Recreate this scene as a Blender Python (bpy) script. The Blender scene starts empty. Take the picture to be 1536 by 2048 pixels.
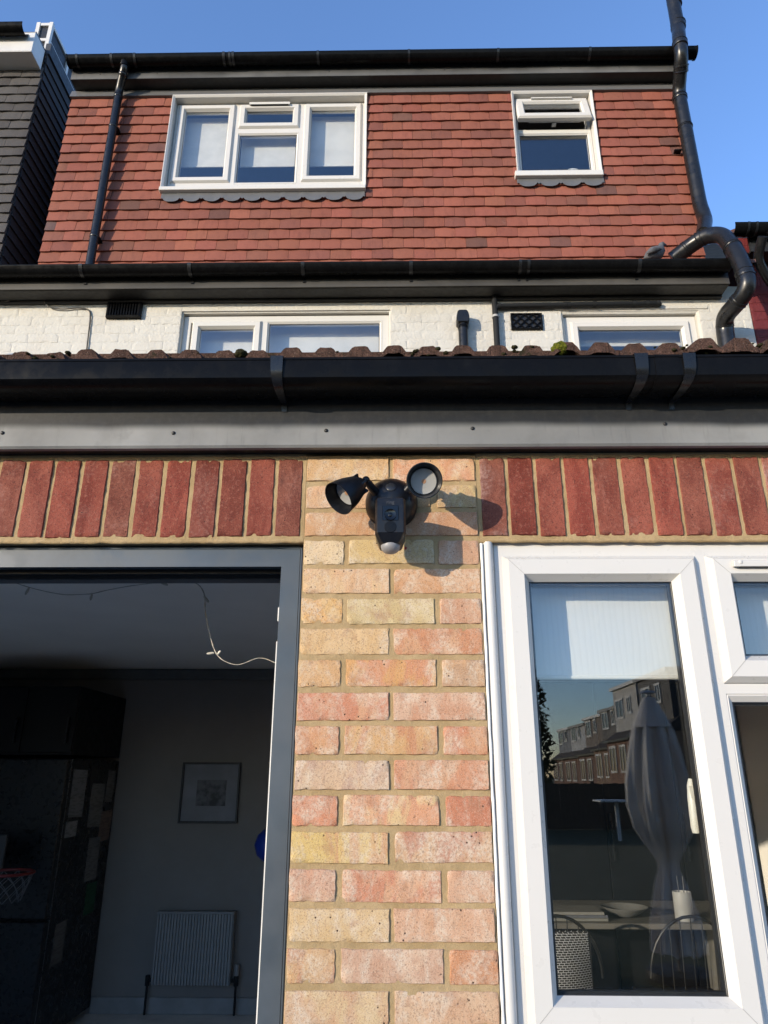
import bpy, bmesh, math, random
from mathutils import Vector, Matrix, noise as mnoise

R = math.radians
scene = bpy.context.scene
col = scene.collection

# ------------------------------------------------------------------ camera
cam_data = bpy.data.cameras.new('camera')
cam = bpy.data.objects.new('camera', cam_data)
col.objects.link(cam)
cam_data.sensor_fit = 'HORIZONTAL'
cam_data.sensor_width = 36.0
cam_data.lens = 33.681
cam_data.clip_start = 0.02
cam_data.clip_end = 2000.0
_f = Vector((-0.01604089, 0.93927049, 0.34280263))
_r = Vector((0.99986543, 0.01624705, 0.00227056))
_u = Vector((0.00343686, -0.34279292, 0.9394047))
mw = Matrix.Identity(4)
for i in range(3):
    mw[i][0] = _r[i]; mw[i][1] = _u[i]; mw[i][2] = -_f[i]
mw[0][3], mw[1][3], mw[2][3] = 0.0112, -1.7277, 1.5535
cam.matrix_world = mw
scene.camera = cam

# ------------------------------------------------------------------ light: low afternoon sun from behind and left
SUN_AZ, SUN_EL = 47.0, 10.0            # degrees left of straight-behind, above the horizon
world = bpy.data.worlds.new('World'); scene.world = world
world.use_nodes = True
wn = world.node_tree.nodes; wl = world.node_tree.links
for n in list(wn): wn.remove(n)
sky = wn.new('ShaderNodeTexSky'); sky.sky_type = 'NISHITA'; sky.sun_disc = False
sky.sun_elevation = R(SUN_EL); sky.sun_rotation = R(180 + SUN_AZ)
sky.air_density = 1.0; sky.dust_density = 0.2; sky.ozone_density = 3.6; sky.altitude = 50
bg = wn.new('ShaderNodeBackground'); bg.inputs['Strength'].default_value = 0.15
wo = wn.new('ShaderNodeOutputWorld')
tn = wn.new('ShaderNodeMix'); tn.data_type = 'RGBA'; tn.blend_type = 'MULTIPLY'; tn.inputs[0].default_value = 1.0; tn.inputs[7].default_value = (1.05, .97, 1.05, 1)
wl.new(sky.outputs[0], tn.inputs[6]); wl.new(tn.outputs[2], bg.inputs[0]); wl.new(bg.outputs[0], wo.inputs[0])
sun_data = bpy.data.lights.new('sun', 'SUN'); sun_data.energy = 2.0
sun_data.angle = R(0.53); sun_data.color = (1.0, 0.865, 0.67)
sun = bpy.data.objects.new('sun', sun_data); col.objects.link(sun)
_d = Vector((math.sin(R(SUN_AZ)) * math.cos(R(SUN_EL)), math.cos(R(SUN_AZ)) * math.cos(R(SUN_EL)), -math.sin(R(SUN_EL))))
sun.rotation_euler = _d.to_track_quat('-Z', 'Y').to_euler()
sun.location = (-8, -8, 6)
vs = scene.view_settings
vs.view_transform = 'Standard'; vs.look = 'None'; vs.exposure = 1.55; vs.gamma = 1.0; vs.use_curve_mapping = False
scene.cycles.max_bounces = 10; scene.cycles.transparent_max_bounces = 16
scene.cycles.use_denoising = True

# ------------------------------------------------------------------ helpers
def s2l(c):
    return tuple(((v / 255 / 12.92) if v / 255 <= 0.04045 else ((v / 255 + 0.055) / 1.055) ** 2.4) for v in c)

class MB:
    def __init__(s): s.v = []; s.f = []
    def add(s, vs_, fs):
        o = len(s.v); s.v += [tuple(p) for p in vs_]; s.f += [tuple(i + o for i in f) for f in fs]; return s
    def box(s, x0, x1, y0, y1, z0, z1):
        vs_ = [(x, y, z) for x in (x0, x1) for y in (y0, y1) for z in (z0, z1)]
        return s.add(vs_, [(0, 1, 3, 2), (4, 6, 7, 5), (0, 4, 5, 1), (2, 3, 7, 6), (0, 2, 6, 4), (1, 5, 7, 3)])
    def obox(s, c, ax, ay, az):
        c = Vector(c); ax, ay, az = Vector(ax), Vector(ay), Vector(az)
        vs_ = [c + ax * i + ay * j + az * k for i in (-1, 1) for j in (-1, 1) for k in (-1, 1)]
        return s.add(vs_, [(0, 1, 3, 2), (4, 6, 7, 5), (0, 4, 5, 1), (2, 3, 7, 6), (0, 2, 6, 4), (1, 5, 7, 3)])
    def prism(s, prof, a0, a1, axis='x', da=None):
        n = len(prof); vs_ = []
        for a in (a0, a1):
            for (p, q) in prof:
                vs_.append({'x': (a, p, q), 'y': (p, a, q), 'z': (p, q, a)}[axis])
        fs = [(i, (i + 1) % n, n + (i + 1) % n, n + i) for i in range(n)]
        fs += [tuple(range(n)), tuple(range(2 * n - 1, n - 1, -1))]
        return s.add(vs_, fs)
    def tube(s, pts, r, seg=14, caps=True):
        pts = [Vector(p) for p in pts]; n = len(pts)
        rr = r if isinstance(r, (list, tuple)) else [r] * n
        tang = []
        for i in range(n):
            a = pts[max(i - 1, 0)]; b = pts[min(i + 1, n - 1)]
            tang.append((b - a).normalized())
        t0 = tang[0]
        ref = Vector((0, 0, 1)) if abs(t0.z) < .9 else Vector((0, 1, 0))
        nn = (ref - t0 * ref.dot(t0)).normalized()
        vs_ = []
        for i in range(n):
            t = tang[i]; nn = (nn - t * nn.dot(t)).normalized(); bb = t.cross(nn)
            for k in range(seg):
                a = 2 * math.pi * k / seg
                vs_.append(pts[i] + (nn * math.cos(a) + bb * math.sin(a)) * rr[i])
        fs = [(i * seg + k, i * seg + (k + 1) % seg, (i + 1) * seg + (k + 1) % seg, (i + 1) * seg + k) for i in range(n - 1) for k in range(seg)]
        if caps: fs += [tuple(range(seg))[::-1], tuple(range((n - 1) * seg, n * seg))]
        return s.add(vs_, fs)
    def lathe(s, prof, o, ax, seg=32, a0=0, a1=360, scale=(1, 1)):
        """prof: list of (radius, distance along axis)"""
        o = Vector(o); ax = Vector(ax).normalized()
        ref = Vector((0, 0, 1)) if abs(ax.z) < .9 else Vector((0, 1, 0))
        u = ax.cross(ref).normalized(); w = u.cross(ax)
        n = len(prof); vs_ = []
        for (rad, t) in prof:
            for k in range(seg):
                a = 2 * math.pi * k / seg
                vs_.append(o + ax * t + u * math.cos(a) * rad * scale[0] + w * math.sin(a) * rad * scale[1])
        fs = [(i * seg + k, i * seg + (k + 1) % seg, (i + 1) * seg + (k + 1) % seg, (i + 1) * seg + k) for i in range(n - 1) for k in range(seg)]
        if prof[0][0] > 1e-6: fs.append(tuple(range(seg))[::-1])
        if prof[-1][0] > 1e-6: fs.append(tuple(range((n - 1) * seg, n * seg)))
        return s.add(vs_, fs)
    def frame(s, x0, x1, z0, z1, prof):
        """mitred rectangular frame in the XZ plane; prof = closed loop of (inset, y)"""
        n = len(prof); vs_ = []
        for (cx, cz, sx, sz) in ((x0, z0, 1, 1), (x1, z0, -1, 1), (x1, z1, -1, -1), (x0, z1, 1, -1)):
            for (d, y) in prof: vs_.append((cx + sx * d, y, cz + sz * d))
        fs = []
        for c in range(4):
            c2 = (c + 1) % 4
            for i in range(n):
                j = (i + 1) % n
                fs.append((c * n + i, c2 * n + i, c2 * n + j, c * n + j))
        return s.add(vs_, fs)
    def mesh(s, name, smooth=None, bevel=0, bseg=1, weld=True):
        me = bpy.data.meshes.new(name)
        me.from_pydata([tuple(v) for v in s.v], [], s.f)
        bm = bmesh.new(); bm.from_mesh(me)
        if weld: bmesh.ops.remove_doubles(bm, verts=bm.verts, dist=1e-6)
        bmesh.ops.recalc_face_normals(bm, faces=bm.faces)
        if bevel:
            ed = [e for e in bm.edges if len(e.link_faces) == 2 and e.calc_face_angle(0) > R(30)]
            bmesh.ops.bevel(bm, geom=ed, offset=bevel, segments=bseg, affect='EDGES', clamp_overlap=True)
        bm.to_mesh(me); bm.free()
        if smooth:
            me.polygons.foreach_set('use_smooth', [True] * len(me.polygons))
            me.set_sharp_from_angle(angle=R(smooth))
        return me
    def build(s, name, mat, parent=None, smooth=None, bevel=0, bseg=1, label=None, kind=None):
        return obj(name, s.mesh(name, smooth, bevel, bseg), mat, parent, label, kind)

ROOTLOC = {}
def obj(name, me, mat, parent=None, label=None, kind=None):
    if mat is not None and not me.materials: me.materials.append(mat)
    o = bpy.data.objects.new(name, me); col.objects.link(o)
    attach(o, parent)
    if label: o['label'] = label
    if kind: o['kind'] = kind
    return o
def attach(o, parent):
    if parent is not None:
        o.parent = parent
        if parent.name in ROOTLOC: o.matrix_parent_inverse = Matrix.Translation(-ROOTLOC[parent.name])
def thing(name, loc, label, cat, group=None):
    o = bpy.data.objects.new(name, None); col.objects.link(o)
    o.empty_display_size = .1; o.location = loc; ROOTLOC[o.name] = Vector(loc)
    tag(o, label, cat, group); return o
def tag(o, label, cat, group=None):
    o['label'] = label; o['category'] = cat
    if group: o['group'] = group
    return o
def struct(name, mb, mat, bevel=0, smooth=None):
    return mb.build(name, mat, None, smooth, bevel, kind='structure')

# ------------------------------------------------------------------ materials
class NT:
    def __init__(s, name):
        s.m = bpy.data.materials.new(name); s.m.use_nodes = True
        s.t = s.m.node_tree; s.n = s.t.nodes; s.l = s.t.links
        s.b = s.n['Principled BSDF']
        s.geo = s.n.new('ShaderNodeNewGeometry'); s.pos = s.geo.outputs['Position']
    def link(s, a, b): s.l.new(a, b)
    def noise(s, scale, detail=4, rough=.6, vec=None, dist=0.0):
        n = s.n.new('ShaderNodeTexNoise'); n.inputs['Scale'].default_value = scale
        n.inputs['Detail'].default_value = detail; n.inputs['Roughness'].default_value = rough; n.inputs['Distortion'].default_value = dist
        s.link(vec or s.pos, n.inputs['Vector']); return n.outputs['Fac']
    def ramp(s, fac, p0, p1, c0=0.0, c1=1.0):
        n = s.n.new('ShaderNodeMapRange'); n.inputs['From Min'].default_value = p0; n.inputs['From Max'].default_value = p1
        n.inputs['To Min'].default_value = c0; n.inputs['To Max'].default_value = c1; n.interpolation_type = 'SMOOTHSTEP'
        s.link(fac, n.inputs['Value']); return n.outputs['Result']
    def mix(s, fac, a, b, blend='MIX'):
        n = s.n.new('ShaderNodeMix'); n.data_type = 'RGBA'; n.blend_type = blend
        for k, v in ((0, fac), (6, a), (7, b)):
            sock = n.inputs[k]
            if hasattr(v, 'is_output'): s.link(v, sock)
            elif k == 0: sock.default_value = v
            else: sock.default_value = (*v[:3], 1)
        return n.outputs[2]
    def math(s, op, a, b=0.0):
        n = s.n.new('ShaderNodeMath'); n.operation = op
        for sock, v in ((n.inputs[0], a), (n.inputs[1], b)):
            if hasattr(v, 'is_output'): s.link(v, sock)
            else: sock.default_value = v
        return n.outputs[0]
    def scalev(s, sx, sy, sz, off=None):
        n = s.n.new('ShaderNodeVectorMath'); n.operation = 'MULTIPLY'; s.link(s.pos, n.inputs[0]); n.inputs[1].default_value = (sx, sy, sz)
        return n.outputs[0]
    def bump(s, h, strength=.3, dist=.002, prev=None):
        n = s.n.new('ShaderNodeBump'); n.inputs['Strength'].default_value = strength; n.inputs['Distance'].default_value = dist
        s.link(h, n.inputs['Height'])
        if prev is not None: s.link(prev, n.inputs['Normal'])
        return n.outputs['Normal']
    def out(s, color=None, rough=None, normal=None, metallic=None, spec=None):
        if color is not None:
            if hasattr(color, 'is_output'): s.link(color, s.b.inputs['Base Color'])
            else: s.b.inputs['Base Color'].default_value = (*color[:3], 1)
        if rough is not None:
            if hasattr(rough, 'is_output'): s.link(rough, s.b.inputs['Roughness'])
            else: s.b.inputs['Roughness'].default_value = rough
        if normal is not None: s.link(normal, s.b.inputs['Normal'])
        if metallic is not None: s.b.inputs['Metallic'].default_value = metallic
        if spec is not None: s.b.inputs['Specular IOR Level'].default_value = spec
        return s.m

def mat_plain(name, c, rough=.5, var=.12, scale=6, bump=0.0, bscale=300, metallic=0, c2=None, spec=None):
    t = NT(name)
    n = t.noise(scale, 6)
    b2 = c2 if c2 else tuple(v * (1 + var) for v in c)
    cc = t.mix(t.ramp(n, .3, .7), tuple(v * (1 - var) for v in c), b2)
    nr = t.noise(scale * 5, 5)
    nrm = t.bump(t.noise(bscale, 3), bump, .001) if bump else None
    return t.out(cc, t.ramp(nr, .3, .7, max(rough - .08, .02), min(rough + .1, 1)), nrm, metallic, spec)

def obj_tint(t):
    oi = t.n.new('ShaderNodeObjectInfo'); return oi.outputs['Color'], oi.outputs['Random']
def obj_attr(t, name):
    a = t.n.new('ShaderNodeAttribute'); a.attribute_type = 'OBJECT'; a.attribute_name = name; return a.outputs['Color']

def mat_brick(name):
    t = NT(name); c1, rnd = obj_tint(t); c2 = obj_attr(t, 'tint')
    blot = t.ramp(t.noise(13, 4, .55, t.scalev(1.0, 1, .5), 1.4), .43, .57)
    c = t.mix(blot, c1, c2)
    fine = t.noise(640, 3, .75); mid = t.noise(300, 4, .75); mot = t.noise(115, 5, .7); sand = t.noise(15, 5, .65, t.scalev(1, 1, .6), .7)
    c = t.mix(t.math('MULTIPLY', t.ramp(mot, .40, .58, .35, 1), t.ramp(sand, .42, .64, .05, .72)), c, (.56, .475, .375))      # pale sandy bloom
    c = t.mix(t.math('MULTIPLY', t.ramp(t.noise(19, 4, .6), .54, .70), .45), c, (.30, .145, .085))                             # burnt patches
    drag = t.noise(170, 3, .6, t.scalev(1, 1, .12)); c = t.mix(t.math('MULTIPLY', t.ramp(drag, .54, .66), t.ramp(t.noise(17, 3), .48, .62, 0, .5)), c, (.33, .21, .135))
    c = t.mix(t.ramp(mid, .53, .61, 0, .58), c, (.155, .090, .055))           # dark grains
    c = t.mix(t.ramp(fine, .44, .36, 0, .45), c, (.62, .55, .44))             # pale grains
    c = t.mix(t.ramp(t.noise(5.5, 5, .7), .58, .78, 0, .28), c, (.22, .16, .11))
    pit = t.n.new('ShaderNodeTexVoronoi'); pit.inputs['Scale'].default_value = 70; t.link(t.pos, pit.inputs['Vector'])
    pm = t.math('MULTIPLY', t.ramp(pit.outputs['Distance'], .17, .09), t.ramp(t.noise(20, 2), .53, .60))
    c = t.mix(pm, c, (.055, .03, .02))
    h = t.math('ADD', t.math('ADD', t.math('MULTIPLY', fine, .4), mid), mot); h = t.math('SUBTRACT', h, t.math('MULTIPLY', pm, .8))
    return t.out(c, .93, t.bump(h, .6, .0030), spec=.2)

def mat_redbrick(name):
    t = NT(name); c1, rnd = obj_tint(t)
    fine = t.noise(640, 3, .75); mid = t.noise(300, 4, .75); mot = t.noise(105, 5, .7); big = t.noise(15, 4, .6, t.scalev(1, 1, .45), .8)
    c = t.mix(t.ramp(big, .38, .66), c1, t.mix(1.0, c1, (.66, .56, .58), 'MULTIPLY'))
    c = t.mix(t.ramp(mot, .50, .66, 0, .5), c, (.30, .125, .090))
    c = t.mix(t.ramp(mid, .52, .60, 0, .6), c, (.060, .022, .017))
    bloom = t.math('MULTIPLY', t.ramp(t.noise(7, 4), .46, .68), t.ramp(rnd, .25, 1.0))
    c = t.mix(t.math('MULTIPLY', bloom, t.ramp(mot, .38, .58, .15, .85)), c, (.36, .25, .215))
    c = t.mix(t.ramp(t.noise(26, 5, .7, t.scalev(1, 1, .3)), .58, .75, 0, .45), c, (.075, .033, .027))
    c = t.mix(t.ramp(fine, .66, .72, 0, .6), c, (.45, .36, .28))
    pit = t.n.new('ShaderNodeTexVoronoi'); pit.inputs['Scale'].default_value = 90; t.link(t.pos, pit.inputs['Vector'])
    pm = t.math('MULTIPLY', t.ramp(pit.outputs['Distance'], .17, .08), t.ramp(t.noise(24, 2), .54, .60)); c = t.mix(pm, c, (.03, .012, .010))
    h = t.math('SUBTRACT', t.math('ADD', mot, mid), t.math('MULTIPLY', pm, .8))
    return t.out(c, .92, t.bump(h, .6, .003), spec=.2)

def mat_mortar(name):
    t = NT(name)
    c = t.mix(t.ramp(t.noise(11, 5), .3, .72), (.335, .235, .118), (.435, .318, .175))
    c = t.mix(t.ramp(t.noise(700, 3), .48, .75, 0, .55), c, (.18, .13, .072))
    c = t.mix(t.ramp(t.noise(45, 5), .56, .8, 0, .5), c, (.22, .16, .09))
    return t.out(c, .95, t.bump(t.math('ADD', t.noise(600, 3), t.noise(110, 4)), .8, .003), spec=.15)

def mat_upvc(name, c=(.53, .515, .485)):
    t = NT(name)
    cc = t.mix(t.ramp(t.noise(2.3, 5), .42, .8, 0, .35), c, tuple(v * k for v, k in zip(c, (.95, .92, .86))))
    cc = t.mix(t.ramp(t.noise(55, 6, .75), .64, .8, 0, .22), cc, (.52, .49, .43))
    return t.out(cc, t.ramp(t.noise(30, 4), .3, .7, .26, .42), t.bump(t.noise(40, 3), .04, .002), spec=.4)

def mat_black_plastic(name, base=(.0042, .0043, .0047), rough=.24, dust=.6, spec=.08):
    t = NT(name)
    c = t.mix(t.ramp(t.noise(8, 6, .7), .45, .8, 0, .4 * dust), base, (.020, .020, .020))
    sp = t.ramp(t.noise(150, 4, .75), .69, .74, 0, .5 * dust)
    c = t.mix(sp, c, (.10, .10, .095))
    streak = t.ramp(t.noise(24, 4, .6, t.scalev(1, .25, .25)), .58, .8, 0, .3 * dust)
    c = t.mix(streak, c, (.026, .026, .025))
    return t.out(c, t.ramp(t.noise(18, 5), .3, .75, rough - .06, rough + .16), t.bump(t.noise(25, 3), .06, .003), spec=spec)

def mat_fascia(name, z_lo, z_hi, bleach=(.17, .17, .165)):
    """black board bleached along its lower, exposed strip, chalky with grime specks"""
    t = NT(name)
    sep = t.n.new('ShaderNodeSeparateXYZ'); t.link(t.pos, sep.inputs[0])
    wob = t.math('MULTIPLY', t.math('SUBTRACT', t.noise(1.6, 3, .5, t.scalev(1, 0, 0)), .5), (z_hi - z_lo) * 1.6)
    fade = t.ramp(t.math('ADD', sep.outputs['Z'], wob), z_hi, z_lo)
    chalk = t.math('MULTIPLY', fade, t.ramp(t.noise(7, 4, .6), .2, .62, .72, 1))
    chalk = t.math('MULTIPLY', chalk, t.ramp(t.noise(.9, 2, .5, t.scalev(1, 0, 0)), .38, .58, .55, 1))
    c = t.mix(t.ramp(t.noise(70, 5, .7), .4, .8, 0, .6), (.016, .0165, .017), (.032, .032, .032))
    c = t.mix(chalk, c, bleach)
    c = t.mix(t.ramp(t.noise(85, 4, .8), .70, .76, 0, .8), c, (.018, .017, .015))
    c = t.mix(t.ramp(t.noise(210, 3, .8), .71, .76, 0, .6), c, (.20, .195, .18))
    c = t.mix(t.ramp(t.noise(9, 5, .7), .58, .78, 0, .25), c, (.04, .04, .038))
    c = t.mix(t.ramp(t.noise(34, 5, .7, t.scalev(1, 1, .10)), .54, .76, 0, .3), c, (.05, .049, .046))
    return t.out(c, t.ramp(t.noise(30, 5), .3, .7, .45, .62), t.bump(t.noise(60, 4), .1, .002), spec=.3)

def mat_tile(name, attr=None):
    t = NT(name)
    if attr:
        a = t.n.new('ShaderNodeVertexColor'); a.layer_name = attr; c1 = a.outputs['Color']
    else: c1, _ = obj_tint(t)
    c = t.mix(t.ramp(t.noise(22, 4, .6, t.scalev(1, 1, .35)), .45, .8, 0, .5), c1, t.mix(1.0, c1, (.55, .52, .55), 'MULTIPLY'))
    c = t.mix(t.ramp(t.noise(120, 5, .7), .5, .8, 0, .28), c, (.28, .14, .105))
    c = t.mix(t.ramp(t.noise(500, 2, .7), .55, .8, 0, .35), c, (.055, .022, .018))
    c = t.mix(t.ramp(t.noise(6, 5, .75), .66, .78, 0, .3), c, (.28, .20, .17))
    return t.out(c, .82, t.bump(t.math('ADD', t.noise(400, 3), t.noise(60, 3)), .4, .002), spec=.3)

def mat_painted(name, c, c2):
    t = NT(name)
    cc = t.mix(t.ramp(t.noise(3.5, 6, .65), .4, .75, 0, .7), c, c2)
    cc = t.mix(t.ramp(t.noise(45, 5, .8), .66, .78, 0, .4), cc, tuple(v * .62 for v in c2))
    h = t.math('ADD', t.math('MULTIPLY', t.noise(55, 4, .6), 1.0), t.math('MULTIPLY', t.noise(260, 3), .25))
    return t.out(cc, .6, t.bump(h, .6, .010), spec=.3)

def mat_concrete_tile(name):
    t = NT(name)
    g = t.noise(330, 3, .8); m = t.noise(45, 5, .7)
    c = t.mix(t.ramp(m, .35, .7), (.070, .040, .031), (.135, .076, .058))
    c = t.mix(t.ramp(g, .48, .60, 0, .9), c, (.018, .013, .010))
    c = t.mix(t.ramp(t.noise(260, 2, .8), .62, .68, 0, .8), c, (.24, .18, .14))
    c = t.mix(t.ramp(t.noise(14, 5, .7), .57, .68, 0, .8), c, (.020, .022, .010))
    return t.out(c, .95, t.bump(t.math('ADD', g, m), 1.0, .006), spec=.12)

def mat_glass(name, tint=(.965, .97, .968), base=.036):
    t = NT(name); t.n.remove(t.b)
    lw = t.n.new('ShaderNodeLayerWeight'); lw.inputs['Blend'].default_value = .5
    f5 = t.math('POWER', lw.outputs['Facing'], 5.0)
    fac = t.math('ADD', t.math('MULTIPLY', f5, 1 - base), base)
    tr = t.n.new('ShaderNodeBsdfTransparent'); tr.inputs[0].default_value = (*tint, 1)
    gl = t.n.new('ShaderNodeBsdfGlossy'); gl.inputs['Roughness'].default_value = 0.0; gl.inputs['Color'].default_value = (1, 1, 1, 1)
    bn = t.bump(t.noise(2.2, 2, .4), .012, .02); t.link(bn, gl.inputs['Normal'])
    mx = t.n.new('ShaderNodeMixShader'); t.link(fac, mx.inputs[0]); t.link(tr.outputs[0], mx.inputs[1]); t.link(gl.outputs[0], mx.inputs[2])
    t.link(mx.outputs[0], t.n['Material Output'].inputs['Surface'])
    return t.m

def mat_fabric(name, c, trans=.25, wave=False):
    t = NT(name)
    if wave:
        w = t.n.new('ShaderNodeTexWave'); w.bands_direction = 'X'; w.inputs['Scale'].default_value = 21
        w.inputs['Distortion'].default_value = 9; w.inputs['Detail'].default_value = 3; w.inputs['Detail Scale'].default_value = .5
        t.link(t.scalev(1, 1, .22), w.inputs['Vector'])
        cc = t.mix(t.ramp(w.outputs['Fac'], .0, .25), tuple(v * .955 for v in c), c); nrm = t.bump(w.outputs['Fac'], .06, .002)
    else:
        cc = t.mix(t.ramp(t.noise(5, 5), .3, .7), tuple(v * .85 for v in c), c); nrm = t.bump(t.noise(40, 2), .15, .002)
    t.b.inputs['Subsurface Weight'].default_value = 0
    return t.out(cc, .85, nrm, spec=.2)

def mat_leaf(name, c, c2):
    t = NT(name); _, rnd = obj_tint(t)
    cc = t.mix(t.ramp(t.noise(1.2, 4), .35, .65), c, c2)
    return t.out(cc, .7, spec=.2)

MBRICK = mat_brick('brick_buff'); MRED = mat_redbrick('brick_red'); MMORTAR = mat_mortar('mortar')
MUPVC = mat_upvc('white_upvc'); MUPVC_OLD = mat_upvc('weathered_white_upvc', (.54, .53, .50))
MGASKET = mat_plain('black_gasket', (.012, .012, .013), .5)
MBLACK = mat_black_plastic('black_gutter_plastic'); MBLACK2 = mat_black_plastic('black_pipe_plastic', (.0085, .009, .010), .30, .6, .4)
MBRK = mat_black_plastic('black_bracket_plastic', (.007, .0072, .0078), .26, .5, .4)
MPIPEGREY = mat_black_plastic('grey_pipe_plastic', (.020, .021, .022), .42, .8)
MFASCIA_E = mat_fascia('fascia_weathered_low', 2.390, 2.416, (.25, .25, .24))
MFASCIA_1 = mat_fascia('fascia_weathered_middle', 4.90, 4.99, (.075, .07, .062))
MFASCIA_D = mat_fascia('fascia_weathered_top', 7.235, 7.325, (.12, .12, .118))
MSOFFIT = mat_plain('dark_soffit', (.006, .006, .006), .55, .25)
MTILE = mat_tile('clay_tile'); MTILE_A = mat_tile('clay_tile_mass', 'tint')
MSLATE = mat_tile('slate_tile')
MWHITEB = mat_painted('white_painted_brick', (.50, .485, .44), (.45, .42, .365))
MREDWALL = mat_painted('red_painted_brick', (.12, .018, .019), (.15, .028, .028))
MCONC = mat_concrete_tile('concrete_roof_tile')
MGLASS = mat_glass('window_glass'); MGLASS1 = mat_glass('window_glass_single', base=.075)
MGLASS_UP = mat_glass('upper_window_glass', (.95, .96, .96), base=.085)
MLEAD = mat_plain('lead_sheet', (.15, .152, .156), .45, .28, 9, .15, 90, c2=(.10, .10, .10))
MANTH = mat_plain('anthracite_aluminium', (.047, .060, .073), .42, .16, 3, .03, 500)
MBLACKMET = mat_plain('black_track', (.006, .006, .007), .5)
MBLIND = mat_fabric('blind_fabric', (.60, .60, .585), wave=True); MBLIND2 = mat_fabric('plain_blind_fabric', (.62, .61, .57))

exec_order = 'structure first'

# ------------------------------------------------------------------ setting: ground and room shell
def ground_mesh():
    mb = MB(); xs = [-400, -80, -30, -12, -5, 0, 5, 12, 30, 80, 400]; ys = [-900, -300, -120, -80, -55, -44, -36, -30, -25, -12, -6, .01, 6, 40, 400]
    def h(y): 
        k = min(max((-24 - y) / 16, 0), 1); return -2.1 * k * k * (3 - 2 * k)
    vs_ = [(x, y, h(y)) for y in ys for x in xs]; n = len(xs)
    mb.add(vs_, [(j * n + i, j * n + i + 1, (j + 1) * n + i + 1, (j + 1) * n + i) for j in range(len(ys) - 1) for i in range(n - 1)])
    return mb
t = NT('lawn_ground')
t.out(t.mix(t.ramp(t.noise(1.3, 6), .35, .7), (.045, .060, .022), (.075, .080, .035)), .95, t.bump(t.noise(40, 5), .6, .02))
struct('ground', ground_mesh(), t.m, smooth=80)
MPATIO = mat_plain('patio_stone', (.45, .43, .40), .85, .2, 4, .3, 120)
pt = MB().box(-5.5, 5.0, -3.6, -.02, -.06, .03); struct('patio', pt, MPATIO, .006)
MPLASTER = mat_plain('plaster_wall', (.20, .18, .165), .8, .04, 2)
MCEIL = mat_plain('ceiling_paint', (.86, .82, .76), .85, .03, 2)
MFLOOR = mat_plain('pale_bounce_floor', (.66, .62, .56), .5, .12, 5)  # floor colour made pale to bounce light up to the ceiling
struct('floor', MB().box(-3.3, 2.5, -.01, 4.1, -.05, .02), MFLOOR)
struct('ceiling', MB().box(-3.3, 2.5, .28, 4.1, 2.325, 2.40), MCEIL)
wb = struct('wall_back', MB().box(-3.3, 2.5, 4.0, 4.15, .02, 2.325), MPLASTER)
MB().box(-3.3, 2.5, 3.93, 4.0, 2.245, 2.322).build('coving', mat_plain('coving_paint', (.12, .12, .12), .8), wb, bevel=.01)
MB().box(-2.08, 2.5, 3.985, 4.0, .02, .12).build('skirting_board', mat_plain('skirting_paint', (.22, .215, .21), .5), wb, bevel=.004)
struct('wall_left', MB().box(-3.4, -3.3, .27, 4.15, 0, 2.4), MCEIL)
struct('wall_right', MB().box(2.5, 2.6, .27, 4.15, 0, 2.4), MCEIL)

# ------------------------------------------------------------------ brick extension
ext = thing('brick_extension', (0, .15, 0), 'single storey brick extension with red soldier course, black fascia and brown tiled eaves', 'extension')
rng = random.Random(7)

def edge_grid(w, n, e):
    return [-w / 2, -w / 2 + e] + [-w / 2 + e + (w - 2 * e) * i / (n - 2) for i in range(1, n - 2)] + [w / 2 - e, w / 2]
def brick_mesh(w, h, d, seed, nx, nz, rough=.0017, edge=.0020, er=.0013, amp=1.0):
    rg = random.Random(seed); mb = MB(); off = Vector((rg.uniform(0, 50), rg.uniform(0, 50), 0))
    vs_ = []; chip = [(rg.uniform(-.5, .5) * w, rg.choice((-1, 1)) * h / 2, rg.uniform(.003, .008)) for _ in range(6)] + [(rg.choice((-1, 1)) * w / 2, rg.choice((-1, 1)) * h / 2, rg.uniform(.004, .009))]
    gx, gz = edge_grid(w, nx, er), edge_grid(h, nz, er)
    for j, z0_ in enumerate(gz):
        for i, x0_ in enumerate(gx):
            x, z = x0_, z0_
            bx = i in (0, nx); bz = j in (0, nz)
            nz_ = mnoise.noise(Vector((x * 45, z * 45, 0)) + off); n2 = mnoise.noise(Vector((x * 130, z * 130, 5)) + off)
            y = (nz_ * .0011 + n2 * .0005) * amp
            inn = rough * (.5 + 1.3 * mnoise.noise(Vector((x * 85, z * 85, 9)) + off)) + .0009 * n2
            if i in (0, 1, nx - 1, nx): x -= math.copysign(max(inn, -.0006), x)
            if j in (0, 1, nz - 1, nz): z -= math.copysign(max(inn, -.0006), z)
            if bx or bz: y += edge
            for (px, pz, cr) in chip:
                dd = math.hypot(x - px, z - pz)
                if dd < cr * 1.5: y += .0045 * (1 - dd / (cr * 1.5)) * amp
            vs_.append((x, y, z))
    n = nx + 1
    fs = [(j * n + i, j * n + i + 1, (j + 1) * n + i + 1, (j + 1) * n + i) for j in range(nz) for i in range(nx)]
    ring = [i for i in range(n)] + [j * n + nx for j in range(1, nz + 1)] + [nz * n + i for i in range(nx - 1, -1, -1)] + [j * n for j in range(nz - 1, 0, -1)]
    o = len(vs_); vs_ += [(vs_[i][0], d, vs_[i][2]) for i in ring]; m = len(ring)
    fs += [(ring[k], o + k, o + (k + 1) % m, ring[(k + 1) % m]) for k in range(m)]
    mb.add(vs_, fs); return mb.mesh('brick', smooth=50, weld=False)

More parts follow.
